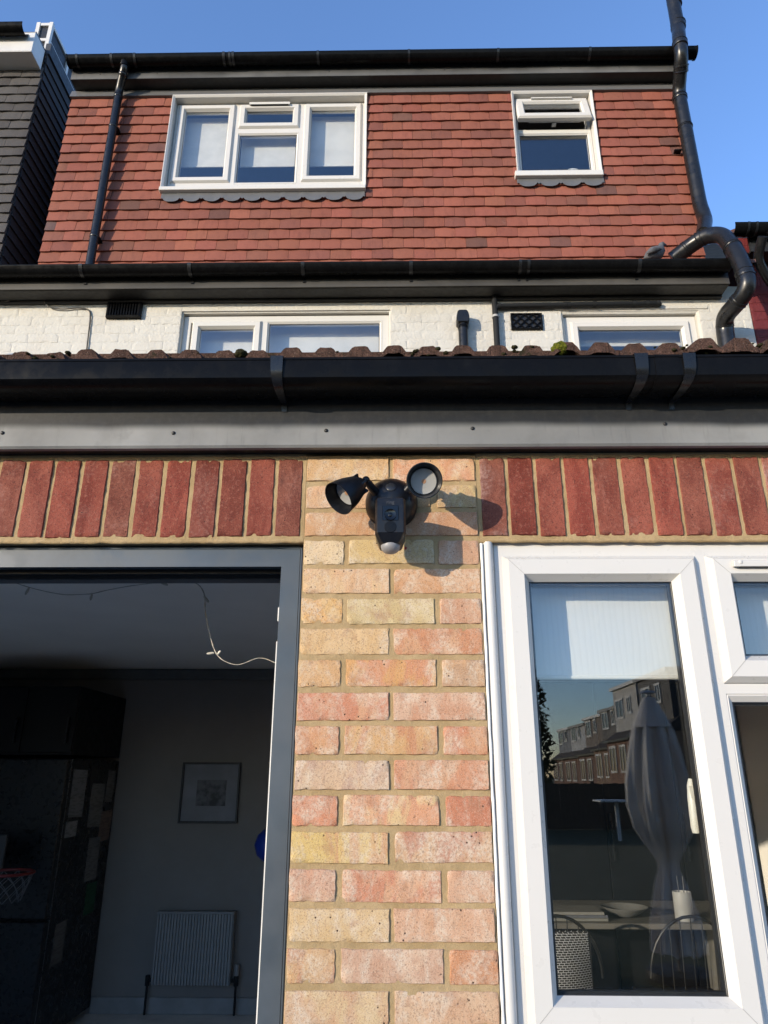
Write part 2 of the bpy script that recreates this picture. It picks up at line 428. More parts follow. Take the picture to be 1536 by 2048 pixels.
def mortar_mesh(x0, x1, z0, z1, y, step, back, amp=.0026):
    mb = MB(); nx = max(2, int((x1 - x0) / step)); nz = max(2, int((z1 - z0) / step)); vs_ = []
    for j in range(nz + 1):
        for i in range(nx + 1):
            x = x0 + (x1 - x0) * i / nx; z = z0 + (z1 - z0) * j / nz
            yy = y + mnoise.noise(Vector((x * 38, z * 38, 3))) * amp + mnoise.noise(Vector((x * 120, z * 120, 3))) * amp * .7
            vs_.append((x, yy, z))
    n = nx + 1
    fs = [(j * n + i, j * n + i + 1, (j + 1) * n + i + 1, (j + 1) * n + i) for j in range(nz) for i in range(nx)]
    mb.add(vs_, fs); mb.box(x0 + .0004, x1 - .0004, y + .004, back, z0 + .0004, z1 - .0004)
    return mb.mesh('mortar', smooth=50, weld=False)

KB = .72
TAN = (.63, .435, .25)
def tint(c): return tuple(KB * (v * .74 + w * .26) for v, w in zip(s2l(c), TAN))
pier = obj('brick_pier', mortar_mesh(-.2215, .2215, .0, 2.3435, .0036, .012, .27, .0016), MMORTAR, ext, label='buff and pink multi-coloured brick pier between door and window')
F_, H_ = .215, .1025
courses = [
 [('f', (228,190,135), (220,172,118)), ('f', (222,148,108), (230,178,128))],
 [('f', (220,165,120), (226,178,132)), ('q', (214,170,120), (220,180,130)), ('h', (214,184,122), (200,160,110))],
 [('f', (215,160,112), (205,146,102)), ('f', (205,146,106), (192,132,98))],
 [('h', (236,208,168), (240,216,172)), ('f', (216,186,122), (222,192,128)), ('h', (214,160,130), (204,150,116))],
 [('f', (230,190,142), (226,176,132)), ('f', (220,160,116), (210,150,106))],
 [('h', (225,182,118), (226,166,84)), ('f', (220,200,150), (206,182,128)), ('h', (210,150,116), (200,140,110))],
 [('f', (220,180,126), (226,190,140)), ('f', (216,156,116), (204,124,84))],
 [('h', (226,186,130), (216,166,112)), ('f', (214,134,94), (222,160,90)), ('h', (204,154,110), (190,146,112))],
 [('f', (216,156,120), (206,116,86)), ('f', (204,140,110), (222,178,152))],
 [('h', (220,160,110), (204,130,90)), ('f', (216,166,106), (204,130,86)), ('h', (204,114,80), (214,150,110))],
 [('f', (216,182,150), (196,158,140)), ('f', (210,134,100), (216,158,122))],
 [('h', (204,114,80), (216,130,96)), ('f', (222,150,112), (230,196,140)), ('h', (194,94,64), (200,106,72))],
 [('f', (210,154,106), (222,190,110)), ('f', (186,108, 86), (206,152,106))],
 [('h', (216,170,140), (206,150,126)), ('f', (204,120,92), (222,164,128)), ('h', (216,166,136), (210,150,116))],
 [('f', (216,182,130), (222,192,146)), ('f', (220,170,140), (214,160,126))],
 [('h', (206,160,110), (194,128,92)), ('f', (204,158,134), (224,186,160)), ('h', (206,130,86), (200,124,80))],
 [('f', (222,192,146), (208,162,124)), ('f', (220,180,146), (214,166,132))],
 [('h', (216,170,120), (206,140,100)), ('f', (214,150,110), (222,180,130)), ('h', (220,180,140), (204,140,100))],
 [('f', (216,160,120), (206,126,90)), ('f', (220,186,140), (214,160,120))],
 [('h', (206,130,90), (220,170,120)), ('f', (222,186,140), (210,150,110)), ('h', (214,150,110), (206,130,90))],
]
vars_ = {'f': [brick_mesh(F_, .0645, .06, 100 + k, 22, 7) for k in range(8)], 'h': [brick_mesh(H_, .0645, .06, 200 + k, 12, 7) for k in range(6)]}
vars_['q'] = vars_['h']
for r, row in enumerate(courses):
    zc = 2.340 - .075 * r - .0375
    if len(row) == 2: xs = [-.1125, .1125]
    elif row[0][0] == 'f': xs = [-.1125, .05, .1695]
    else: xs = [-.1700, 0.0, .1700]
    for k, (kd, c1, c2) in enumerate(row):
        b = obj('brick', vars_[kd][(r * 3 + k * 5) % len(vars_[kd])], MBRICK, pier)
        b.location = (xs[k] + rng.uniform(-.0015, .0015), rng.uniform(-.0012, .0015), zc + rng.uniform(-.0012, .0012))
        b.rotation_euler = (rng.uniform(-.004, .004), rng.uniform(-.006, .006) + (math.pi if (r + k) % 2 else 0), rng.uniform(-.004, .004))
        b.color = (*tint(c1), 1); b['tint'] = list(tint(c2))
for (x, z) in ((-.025, 2.086), (.036, 2.0865)):
    MB().lathe([(0, -.004), (.0032, -.004), (.0032, .004), (.0015, .004), (.0015, .001), (0, .001)], (x, -.001, z), (0, -1, 0), 12).build('wall_plug', mat_plain('red_plastic_plug', (.30, .02, .02), .5), pier)

smesh = [brick_mesh(.0640, .2155, .06, 300 + k, 9, 24, .0011) for k in range(14)]
def soldier(x_from, sign, n, xa, xb, lab):
    p = obj('soldier_course', mortar_mesh(xa, xb, 2.1065, 2.3485, .0036, .012, .27, .0018), MMORTAR, ext, label=lab)
    # rough squeezed bed of mortar under the bricks
    mb = MB(); k = int((xb - xa) / .014); pts = []; rr = []
    for i in range(k + 1):
        x = xa + (xb - xa) * i / k
        pts.append((x, .008 + .003 * mnoise.noise(Vector((x * 30, 1, 0))), 2.1085 + .0022 * mnoise.noise(Vector((x * 24, 7, 0))))); rr.append(.0062 + .0028 * mnoise.noise(Vector((x * 60, 3, 2))))
    mb.tube(pts, rr, 8).build('mortar_bed', MMORTAR, p, smooth=70)
    for i in range(n):
        x = x_from + sign * (.0735 * i + .0367)
        b = obj('brick', smesh[(i * 3 + (1 if sign > 0 else 4)) % 14], MRED, p)
        b.location = (x + rng.uniform(-.001, .001), rng.uniform(-.0015, .002), 2.2268 + rng.uniform(-.002, .002))
        b.rotation_euler = (rng.uniform(-.005, .005), rng.uniform(-.006, .006) + (math.pi if i % 2 else 0), rng.uniform(-.004, .004))
        v = rng.uniform(.74, 1.15); g = rng.uniform(.85, 1.25)
        b.color = (.240 * v, .068 * v * g, .046 * v * g, 1)
soldier(-.2265, -1, 37, -3.0, -.2222, 'dark red soldier course above the open doorway')
soldier(.2265, 1, 22, .2222, 1.9, 'dark red soldier course above the white window')
core = MB().box(-3.4, -3.0, .006, .27, 0, 2.345).box(1.90, 2.6, .006, .27, 0, 2.345).box(.2222, 1.9, .008, .27, 0, .985).box(-3.4, 2.6, .02, .27, 2.349, 2.60)
core.build('wall_core', MMORTAR, ext)

# fascia, soffit, gutter
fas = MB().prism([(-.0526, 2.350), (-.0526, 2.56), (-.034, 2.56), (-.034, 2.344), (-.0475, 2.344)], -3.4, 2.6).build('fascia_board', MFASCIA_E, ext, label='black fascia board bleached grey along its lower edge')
for (x, z) in ((-1.014, 2.388), (-.565, 2.385), (-.168, 2.390), (.211, 2.394), (.707, 2.404), (-1.45, 2.388), (1.15, 2.398)):
    MB().lathe([(0, .004), (.003, .0036), (.0048, .002), (.0052, 0), (.0052, -.003)], (x, -.0526, z), (0, -1, 0), 14).build('screw_cap', MGASKET, fas, smooth=60)
MB().box(-3.4, 2.6, -.034, .004, 2.3495, 2.358).build('soffit_strip', MSOFFIT, ext)
gp = [(-.1735, 2.534), (-.1735, 2.528), (-.1715, 2.527), (-.172, 2.500), (-.169, 2.480), (-.158, 2.473), (-.140, 2.468), (-.105, 2.4665), (-.075, 2.469), (-.060, 2.476), (-.0545, 2.488), (-.0545, 2.534)]
gi = [(-.0575, 2.534), (-.0575, 2.490), (-.063, 2.479), (-.076, 2.472), (-.105, 2.4695), (-.139, 2.471), (-.156, 2.4755), (-.166, 2.482), (-.169, 2.500), (-.1685, 2.534)]
gut = MB().prism(gp + gi, -3.4, 2.6).build('gutter', MBLACK, ext, smooth=40, label='wide black plastic gutter along the extension eaves')
def strap(parent, x0, x1, lean=0.0, tail=True):
    off = .0028; mb = MB()
    path = [(-.171, 2.5375), (-.1785, 2.5365), (-.1768, 2.499), (-.1735, 2.4815), (-.160, 2.4695), (-.140, 2.4635), (-.105, 2.4615), (-.075, 2.4635), (-.0585, 2.462), (-.0558, 2.444 if tail else 2.458)]
    inn = [(y + .0026 * (1 if y < -.15 else .3), z + .0022 * (0 if y < -.165 else 1)) for (y, z) in path]
    n = len(path); vs_ = []
    for i in range(n):
        s = lean * (i / (n - 1)); w = 1 - .62 * (i / (n - 1))
        xm = (x0 + x1) / 2 + s; hw = (x1 - x0) / 2 * w
        for (p, x) in ((path[i], xm - hw), (path[i], xm + hw), (inn[i], xm + hw), (inn[i], xm - hw)): vs_.append((x, p[0], p[1]))
    fs = [(i * 4 + k, i * 4 + (k + 1) % 4, (i + 1) * 4 + (k + 1) % 4, (i + 1) * 4 + k) for i in range(n - 1) for k in range(4)] + [(0, 3, 2, 1), tuple(range((n - 1) * 4, n * 4))]
    mb.add(vs_, fs)
    return mb.build('bracket', MBRK, parent, smooth=50)
strap(gut, -.302, -.268, .006); strap(gut, .604, .640, -.004); strap(gut, .724, .758, -.012); strap(gut, -1.62, -1.585); strap(gut, 1.55, 1.585)
mb = MB()
un = [(y * 1.0 + (-.0018 if y < -.1 else 0), z - .0018 if z < 2.5 else z) for (y, z) in gp]
mb.prism(un + [(y, z) for (y, z) in gi], .655, .715).build('union_sleeve', MBLACK, gut, smooth=40)

# tiled roof of the extension
PITCH = R(15)
roof = MB().obox((-.4, 1.35, 2.985), (3.0, 0, 0), (0, 1.46 * math.cos(PITCH), 1.46 * math.sin(PITCH)), (0, -.012 * math.sin(PITCH), .012 * math.cos(PITCH))).build('roof', MCONC, ext, label='low pitched roof with a row of mossy brown concrete tiles at the eaves')
def roof_tile_mesh(seed, w=.178, L=.36):
    rg = random.Random(seed); half = w / 2
    prof = []
    for k in range(2):
        o = -half + k * half
        prof += [(o + .000, 0), (o + .012, .001), (o + .026, .024), (o + .032, .0285), (o + .060, .0292), (o + .067, .0245), (o + .081, .001)]
    prof.append((half, 0))
    fine = []
    for a, b in zip(prof[:-1], prof[1:]):
        fine += [a, ((a[0] + b[0]) / 2, (a[1] + b[1]) / 2)]
    fine.append(prof[-1]); n = len(fine)
    th = .0125; vs_ = []; rows = [0, .012, .05, L]; hol = [rg.choice((.05, .1, .3, .55)) for _ in (0, 1)]; prof = [(x, z * rg.uniform(.9, 1.05)) for (x, z) in prof]
    for yy in rows:
        for (x, z) in fine:
            j = rg.uniform(-.0011, .0011); vs_.append((x, yy + (rg.uniform(0, .003) if yy == 0 else 0), z + th + j + yy * math.tan(PITCH)))
    o = len(vs_)
    for yy in rows:
        for (x, z) in fine:
            j = rg.uniform(-.0008, .0008); vs_.append((x, yy + (rg.uniform(0, .003) if yy == 0 else 0), z * hol[0 if x < 0 else 1] + j + yy * math.tan(PITCH)))
    fs = []
    for r in range(len(rows) - 1):
        for i in range(n - 1):
            fs.append((r * n + i, r * n + i + 1, (r + 1) * n + i + 1, (r + 1) * n + i))
            fs.append((o + r * n + i, o + (r + 1) * n + i, o + (r + 1) * n + i + 1, o + r * n + i + 1))
    for i in range(n - 1): fs.append((i, o + i, o + i + 1, i + 1))
    for r in range(len(rows) - 1):
        fs.append((r * n, (r + 1) * n, o + (r + 1) * n, o + r * n)); fs.append((r * n + n - 1, o + r * n + n - 1, o + (r + 1) * n + n - 1, (r + 1) * n + n - 1))
    return MB().add(vs_, fs).mesh('roof_tile', smooth=22, weld=False)
rtm = [roof_tile_mesh(k) for k in range(12)]
for i in range(33):
    x = -3.25 + i * .1785
    b = obj('roof_tile', rtm[(i * 5) % 12], MCONC, roof)
    b.location = (x, -.118 + rng.uniform(-.006, .006), 2.5625 + .010 * max(x, -1.3) + rng.uniform(-.0015, .0015))
    b.rotation_euler = (rng.uniform(-.01, .01), rng.uniform(-.022, .022), rng.uniform(-.02, .02)); b.scale = (1, 1, rng.uniform(.86, 1.06))

# ------------------------------------------------------------------ door frame and window of the extension
dfr = MB().frame(-3.0, -.2235, .02, 2.1045, [(0, .034), (.0045, .034), (.0045, .030), (.0085, .030), (.0095, .0285), (.0105, .030), (.056, .030), (.056, .036), (.050, .075), (.050, .17), (0, .17)]).build('door_frame', MANTH, ext, bevel=0, label='anthracite aluminium frame of the open patio doorway')
MB().frame(-2.95, -.2735, .07, 2.0545, [(.0005, .076), (.012, .076), (.012, .084), (.004, .086), (.004, .120), (.012, .122), (.012, .130), (.004, .132), (.004, .166), (.0005, .166)]).build('door_track', MBLACKMET, dfr)
MB().box(-.2832, -.2797, .0375, .045, 1.0, 1.86).box(-.2832, -.2797, .0375, .045, 1.91, 1.945).build('door_seal', mat_plain('white_seal', (.7, .68, .62), .5), dfr)
MB().box(-3.05, -.2222, .171, .275, 2.068, 2.11).box(-.2735, -.2222, .171, .275, .02, 2.068).build('plaster_reveal', mat_plain('dark_reveal', (.10, .10, .10), .8), ext)

SASH = [(0, .020), (.013, .0005), (.050, .0005), (.0645, .0265), (.0645, .060), (0, .060)]
def glazing(parent, x0, x1, z0, z1, y, single=False, mat=None):
    mb = MB().box(x0, x1, y, y + .004, z0, z1)
    p = mb.build('pane', mat or MGLASS, parent)
    if not single: MB().box(x0, x1, y + .020, y + .024, z0, z1).build('pane', mat or MGLASS, parent)
    if not single: MB().frame(x0 - .001, x1 + .001, z0 - .001, z1 + .001, [(0, y + .0045), (.007, y + .0045), (.007, y + .0195), (0, y + .0195)]).build('spacer_bar', MGASKET, parent)
    MB().frame(x0 - .003, x1 + .003, z0 - .003, z1 + .003, [(0, y - .0035), (.0042, y - .0035), (.0042, y - .0005), (0, y - .0005)]).build('gasket', MGASKET, parent)
    return p
MFR = MUPVC
MWELD = mat_plain('grey_weld_line', (.30, .29, .27), .6)
win = MB().frame(.2575, 1.795, 1.030, 2.1105, [(0, .024), (.003, .021), (.044, .021), (.044, .085), (0, .085)]).build('window', MFR, ext, label='white casement window with a half lowered blind beside the brick pier')
MB().box(.7615, .7875, .0205, .085, 1.057, 2.0835).build('mullion', MFR, win)
MB().box(1.2655, 1.2915, .0205, .085, 1.057, 2.0835).build('mullion', MFR, win)
MB().box(.7875, 1.2655, .0208, .085, 1.733, 1.7565).build('transom', MFR, win)
def sash(x0, x1, z0, z1):
    s = MB().frame(x0, x1, z0, z1, SASH).build('sash', MFR, win)
    for (cx, cz, sx, sz) in ((x0, z0, 1, 1), (x1, z0, -1, 1), (x1, z1, -1, -1), (x0, z1, 1, -1)):
        MB().obox((cx + sx * .0315, .0003, cz + sz * .0315), (sx * .0185, 0, sz * .0185), (0, .0003, 0), (-sx * .0003, 0, sz * .0003)).build('weld_line', MWELD, s)
    return s
sl = sash(.279, .7625, 1.0575, 2.0705); glazing(win, .3435, .698, 1.122, 2.006, .030)
sm = sash(.7865, 1.2665, 1.7580, 2.0705); glazing(win, .851, 1.202, 1.8225, 2.006, .030)
sr = sash(1.2905, 1.774, 1.0575, 2.0705); glazing(win, 1.355, 1.7095, 1.122, 2.006, .030)
MB().frame(.7875, 1.2655, 1.0572, 1.7328, [(0, .0235), (.004, .0215), (.0185, .036), (.0185, .060), (0, .060)]).build('glazing_bead', MFR, win); glazing(win, .806, 1.247, 1.0757, 1.7143, .038)
tv = MB().prism([(.0003, 2.0525), (-.012, 2.0505), (-.015, 2.0455), (-.014, 2.034), (.0003, 2.036)], .842, 1.21, 'x').build('trickle_vent', MFR, win, bevel=.001)
MB().box(.858, 1.194, -.011, -.002, 2.0335, 2.0352).build('vent_slot', MGASKET, tv)
MB().lathe([(0, .0022), (.0045, .0022), (.0055, .0012), (.0055, 0), (.0055, -.002)], (.858, -.0138, 2.0455), (0, -1, 0), 18).build('screw_cap', MFR, tv, smooth=50)
MB().tube([(.704, .088, 1.545), (.702, .088, 1.53), (.700, .086, 1.50), (.699, .086, 1.44), (.699, .086, 1.428)], [.006, .009, .0105, .0105, .008], 12).box(.695, .709, .060, .085, 1.50, 1.53).build('window_handle', mat_upvc('cream_handle', (.72, .69, .60)), win, smooth=60)
trim = MB(); prof = []
for k in range(9):
    a = math.pi * k / 8; prof.append((.2435 - .0135 * math.cos(a), .016 - .016 * math.sin(a)))
trim.prism(prof + [(.257, .03), (.230, .03)], .98, 2.1045, 'z').build('cover_trim', MFR, win, smooth=50)
MB().tube([(.2265 + .0012 * mnoise.noise(Vector((0, 0, z * 14))), .004, z) for z in [1.0 + .02 * i for i in range(56)]], [.0035 + .0014 * mnoise.noise(Vector((3, 0, i * .7))) for i in range(56)], 8).build('sealant_bead', mat_plain('white_sealant', (.72, .70, .66), .6), win, smooth=70)
MB().prism([(-.045, 1.012), (-.045, 1.000), (-.03, .986), (.10, .986), (.10, 1.030), (.018, 1.0295)], .225, 1.82, 'x').build('sill', MFR, win, bevel=.002)
bl = MB()
n = 40; z0b, z1b = 1.783, 2.12
vs_ = []
for i in range(n + 1):
    x = .300 + (1.755 - .300) * i / n
    y = .118 + .0015 * math.sin(x * 22)
    vs_ += [(x, y, z0b), (x, y, z1b), (x, y + .001, z0b), (x, y + .001, z1b)]
for i in range(n):
    a = i * 4; b_ = a + 4
    bl.add([], []); bl.f += [(a, b_, b_ + 1, a + 1), (a + 2, a + 3, b_ + 3, b_ + 2), (a, a + 2, b_ + 2, b_), (a + 1, b_ + 1, b_ + 3, a + 3)]
bl.v = vs_
bth = thing('roller_blind', (1.0, .118, 1.78), 'pale wavy patterned roller blind half lowered behind the white window', 'blind')
bl.build('blind_fabric', MBLIND, bth, smooth=60)
MB().tube([(.300, .1185, 1.783), (1.755, .1185, 1.783)], .0055, 10).build('bottom_bar', MBLIND2, bth, smooth=50)
MB().tube([(.295, .125, 2.135), (1.76, .125, 2.135)], .022, 16).build('roller_tube', MBLIND2, bth, smooth=50)

# ------------------------------------------------------------------ floodlight camera
fl = thing('floodlight_camera', (0, 0, 2.205), 'black twin lamp security floodlight camera on the brick pier', 'security camera')
MCAM = mat_plain('black_camera_plastic', (.0045, .005, .007), .36, .15, 20, .06, 900, spec=.35)
MCAMG = mat_plain('glossy_black_plastic', (.002, .002, .0025), .08, .1, spec=.4)
bc = Vector((.001, 0, 2.203))
MB().lathe([(0, .062), (.013, .0615), (.028, .058), (.043, .050), (.056, .038), (.064, .024), (.0668, .014), (.0668, -.004), (0, -.004)], bc, (0, -1, 0), 48).build('back_plate', MCAM, fl, smooth=50)
MB().lathe([(0, .0035), (.0125, .0035), (.0138, .002), (.0138, -.006)], bc + Vector((-.001, -.0555, .026)), (0, -1, .42), 28).build('cover_cap', mat_plain('dark_grey_cap', (.018, .02, .024), .35), fl, smooth=50)
for sx in (-1, 1):
    MB().lathe([(.0036, .003), (.0056, .003), (.006, .0015), (.006, -.02)], bc + Vector((sx * .044, -.044, -.002)), (sx * .35, -1, 0), 18).build('screw_boss', MCAM, fl, smooth=50)
# camera body: tapered hexagonal block
body = MB()
def ring(z, hw, y0, ch): return [(-hw, y0 + ch + .006, z), (-hw + ch, y0, z), (hw - ch, y0, z), (hw, y0 + ch + .006, z), (hw * .95, -.062, z), (-hw * .95, -.062, z)]
secs = [(2.1715, .0335, -.133, .004), (2.1690, .0355, -.137, .005), (2.150, .0360, -.139, .005), (2.112, .0360, -.140, .005), (2.083, .0360, -.139, .005), (2.0805, .0345, -.1375, .006), (2.066, .0290, -.130, .008), (2.061, .0260, -.127, .008)]
vs_ = [p for (z, hw, y0, ch) in secs for p in ring(z, hw, y0, ch)]
vs_ = [(x - .001, y, z) for (x, y, z) in vs_]
fs = [(i * 6 + k, i * 6 + (k + 1) % 6, (i + 1) * 6 + (k + 1) % 6, (i + 1) * 6 + k) for i in range(len(secs) - 1) for k in range(6)] + [tuple(range(6)), tuple(range((len(secs) - 1) * 6, len(secs) * 6))]
cb = body.add(vs_, fs).build('camera_body', MCAM, fl, bevel=.0012, bseg=2)
MB().tube([(-.001, -.02, 2.150), (-.001, -.075, 2.135)], .020, 16).build('body_mount', MCAM, fl, smooth=50)
MB().box(-.0200, .0180, -.1412, -.136, 2.112, 2.149).build('lens_panel', MCAMG, cb, bevel=.0008)
MB().lathe([(.0075, .0012), (.0135, .0028), (.0142, .002), (.0142, -.004)], (-.001, -.1412, 2.1255), (0, -1, 0), 32).build('lens_ring', MCAMG, cb, smooth=40)
MB().lathe([(0, .0030), (.004, .0026), (.0078, .0008), (.0078, -.002)], (-.001, -.1405, 2.1255), (0, -1, 0), 28).build('lens', MCAMG, cb, smooth=60)
MB().lathe([(0, .0012), (.0135, .001), (.0145, 0), (.0145, -.003)], (-.001, -.1395, 2.0965), (0, -1, 0), 32).build('sensor_window', mat_plain('sensor_black', (.003, .003, .0035), .3, spec=.2), cb, smooth=40)
MB().lathe([(.0228, -.002), (.0228, .004), (.0215, .010), (.017, .0155), (.009, .019), (0, .020)], (-.001, -.105, 2.0615), (0, -.12, -1), 28).build('motion_sensor', mat_plain('frosted_white_dome', (.21, .205, .205), .45, .05), cb, smooth=60)
# lettering on the body front
fc = bpy.data.curves.new('lettering', 'FONT'); fc.body = 'ring'; fc.size = .0125; fc.extrude = .0002; fc.align_x = 'CENTER'; fc.align_y = 'CENTER'
fo = bpy.data.objects.new('lettering_tmp', fc); col.objects.link(fo); bpy.context.view_layer.update()
lm = bpy.data.meshes.new_from_object(fo.evaluated_get(bpy.context.evaluated_depsgraph_get())); bpy.data.objects.remove(fo)
lo = obj('lettering', lm, mat_plain('grey_lettering', (.06, .06, .062), .45), cb); lo.location = (-.001, -.13985, 2.1575); lo.rotation_euler = (R(90) - .05, 0, 0)
# lamp heads
MLENSREF = mat_plain('lamp_reflector', (.30, .30, .295), .25, .05); MLED = mat_plain('led_amber', (.34, .19, .11), .4)
def lamp(o, ax, lab, knuckle):
    ax = Vector(ax).normalized(); o = Vector(o)
    h = MB().lathe([(0, -.088), (.012, -.088), (.017, -.084), (.020, -.074), (.027, -.070), (.030, -.060), (.0365, -.040), (.0405, -.020), (.0432, 0), (.0415, .0005), (.0400, -.004), (.0335, -.030), (.028, -.0305)], o, ax, 44).build('lamp_head', MCAM, fl, smooth=35, label=lab)
    for k in range(12):
        a = 2 * math.pi * k / 12
        ref = Vector((0, 0, 1)); u = ax.cross(ref).normalized(); w = u.cross(ax)
        dr = u * math.cos(a) + w * math.sin(a); tg = ax.cross(dr)
        if k % 2 == 0: MB().obox(o + ax * -.071 + dr * .0245, ax * .0085, dr * .0045, tg * .0022).build('fin', MCAM, h)
    MB().lathe([(.0320, -.0300), (.0305, -.0285), (.0285, -.0290), (0, -.0295)], o, ax, 40).build('lamp_lens', MLENSREF, h, smooth=40)
    MB().lathe([(0, -.0285), (.0055, -.0287), (.0055, -.031)], o, ax, 20).build('led', MLED, h, smooth=40)
    return h
RO = Vector((.080, -.150, 2.209)); RAX = Vector((.02, -.93, -.30)).normalized()
LO = Vector((-.126, -.122, 2.174)); LAX = Vector((-.62, -.44, -.65)).normalized()
lamp(RO, RAX, 'right lamp head facing forward with its lens in view', None)
lamp(LO, LAX, 'left lamp head turned down and aside', None)
def arm(tip, root_, kn):
    a = MB().tube([root_, tuple(Vector(root_).lerp(Vector(kn), .5)), kn], [.0115, .0105, .009], 14).build('arm', MCAM, fl, smooth=50)
    MB().lathe([(0, .0105), (.005, .009), (.009, .005), (.0105, 0), (.009, -.005), (.005, -.009), (0, -.0105)], kn, (0, -1, 0), 18).build('knuckle', MCAMG, a, smooth=70)
    MB().tube([kn, tip], [.0085, .0105], 14).build('stem', MCAM, a, smooth=50)
arm(tuple(RO - RAX * .083), (.036, -.040, 2.222), (.062, -.062, 2.248))
arm(tuple(LO - LAX * .083), (-.034, -.042, 2.215), (-.062, -.078, 2.2400))

# ------------------------------------------------------------------ main terraced house with dormer
house = thing('terrace_house', (0, 3.0, 0), 'terraced house with white painted brick upper floor and red tile hung dormer', 'house')
WY = 2.80
W1 = (-1.588, -.022, 4.30, 4.818)      # first floor window openings x0,x1,z0,z1
W2 = (1.245, 2.262, 4.30, 4.790)
hw = MB()
for (a, b, c, d) in ((-3.5, W1[0], 2.6, 5.0), (W1[1], W2[0], 2.6, 5.0), (W2[1], 2.640, 2.6, 5.0), (W1[0], W1[1], W1[3], 5.0), (W2[0], W2[1], W2[3], 5.0), (W1[0], W1[1], 2.6, W1[2]), (W2[0], W2[1], 2.6, W2[2])):
    hw.box(a, b, WY + .0018, 3.02, c, d)
wall = hw.build('wall', MWHITEB, house, label='white painted brick wall of the upper floor')
hb_f = [brick_mesh(.2225, .073, .02, 400 + k, 12, 5, .0014, .0012, .005, 2.0) for k in range(6)]
holes = [W1, W2, (-2.15, -1.885, 4.745, 4.90), (.868, 1.10, 4.62, 4.77)]
for r in range(8):
    zc = 4.3625 + .075 * r
    x = -3.5 + (0.1125 if r % 2 else 0)
    while x < 2.64:
        segs = [(x + .003, min(x + .222, 2.637))]
        for (a, b, c, d) in holes:
            if zc + .034 > c and zc - .034 < d:
                ns = []
                for (s0, s1) in segs:
                    if s1 <= a or s0 >= b: ns.append((s0, s1))
                    else:
                        if s0 < a - .02: ns.append((s0, a - .001))
                        if s1 > b + .02: ns.append((b + .001, s1))
                segs = ns
        for (s0, s1) in segs:
            if s1 - s0 < .03: continue
            b = obj('brick', hb_f[rng.randrange(6)], MWHITEB, wall)
            b.location = ((s0 + s1) / 2, WY + rng.uniform(-.0012, .0012), zc + rng.uniform(-.001, .001)); b.scale = ((s1 - s0) / .219, 1, 1)
            b.rotation_euler = (rng.uniform(-.006, .006), rng.uniform(-.004, .004), rng.uniform(-.003, .003))
        x += .225
# closed body of the house behind
MB().box(-3.5, -3.4, 3.02, 9, 2.6, 5.0).box(2.55, 2.638, 3.02, 9, 2.6, 5.0).box(-3.5, 2.638, 8.9, 9, 2.6, 5.0).box(-3.4, 2.55, 3.02, 8.9, 2.6, 2.7).box(-3.4, 2.55, 3.02, 8.9, 5.0, 5.05).build('inner_walls', mat_plain('inner_wall_paint', (.42, .42, .42), .8), house)

def window(parent, name, lab, x0, x1, z0, z1, y, lights, mat, fw=.05, glass=None, single=False):
    """lights: (x0,x1,z0,z1,'sash'|'fixed')"""
    w = MB().frame(x0, x1, z0, z1, [(0, y), (fw, y), (fw, y + .06), (0, y + .06)]).build(name, mat, parent, bevel=.003, label=lab)
    for (a, b, c, d, k) in lights:
        if k == 'sash':
            MB().frame(a, b, c, d, [(0, y - .002), (.014, y - .020), (.048, y - .020), (.064, y + .006), (.064, y + .04), (0, y + .04)]).build('sash', mat, w)
            g = (a + .064, b - .064, c + .064, d - .064)
        else:
            MB().frame(a, b, c, d, [(0, y - .0015), (.004, y - .003), (.022, y + .012), (.022, y + .04), (0, y + .04)]).build('glazing_bead', mat, w)
            g = (a + .022, b - .022, c + .022, d - .022)
        glazing(w, *g, y + .012, True, glass or MGLASS_UP)
    return w
# first floor windows
w1 = window(house, 'window', 'wide white first floor window with an opening light on its left', -1.578, -.032, 4.31, 4.800, 2.845, [(-1.510, -.985, 4.37, 4.752, 'sash'), (-.950, -.085, 4.37, 4.752, 'fixed')], MUPVC_OLD, .055)
MB().box(-.985, -.950, 2.8435, 2.9, 4.365, 4.745).build('mullion', MUPVC_OLD, w1)
MB().frame(-1.5885, -.0215, 4.29, 4.8185, [(0, 2.812), (.011, 2.818), (.011, 2.90), (0, 2.90)]).build('render_reveal', MWHITEB, w1)
w2 = window(house, 'window', 'small white first floor window beside the soil pipe', 1.262, 2.245, 4.31, 4.768, 2.845, [(1.315, 2.195, 4.37, 4.722, 'sash')], MUPVC_OLD, .055)
MB().frame(1.2445, 2.2625, 4.29, 4.7905, [(0, 2.806), (.017, 2.816), (.017, 2.90), (0, 2.90)]).build('render_reveal', MWHITEB, w2)
MB().box(1.20, 2.33, 2.792, 2.806, 4.800, 4.822).build('render_band', MWHITEB, w2, bevel=.004)
def blind(x0, x1, z0, z1, y, lab, m=MBLIND2):
    t_ = thing('roller_blind', ((x0 + x1) / 2, y, z0), lab, 'blind')
    MB().box(x0, x1, y, y + .002, z0, z1).build('blind_fabric', m, t_)
    MB().tube([(x0, y, z0), (x1, y, z0)], .006, 8).build('bottom_bar', m, t_, smooth=50)
    return t_
blind(-1.54, -.06, 4.46, 4.79, 2.975, 'white blind lowered in the wide first floor window')
blind(1.27, 2.23, 4.60, 4.77, 2.975, 'white blind just lowered in the small first floor window')

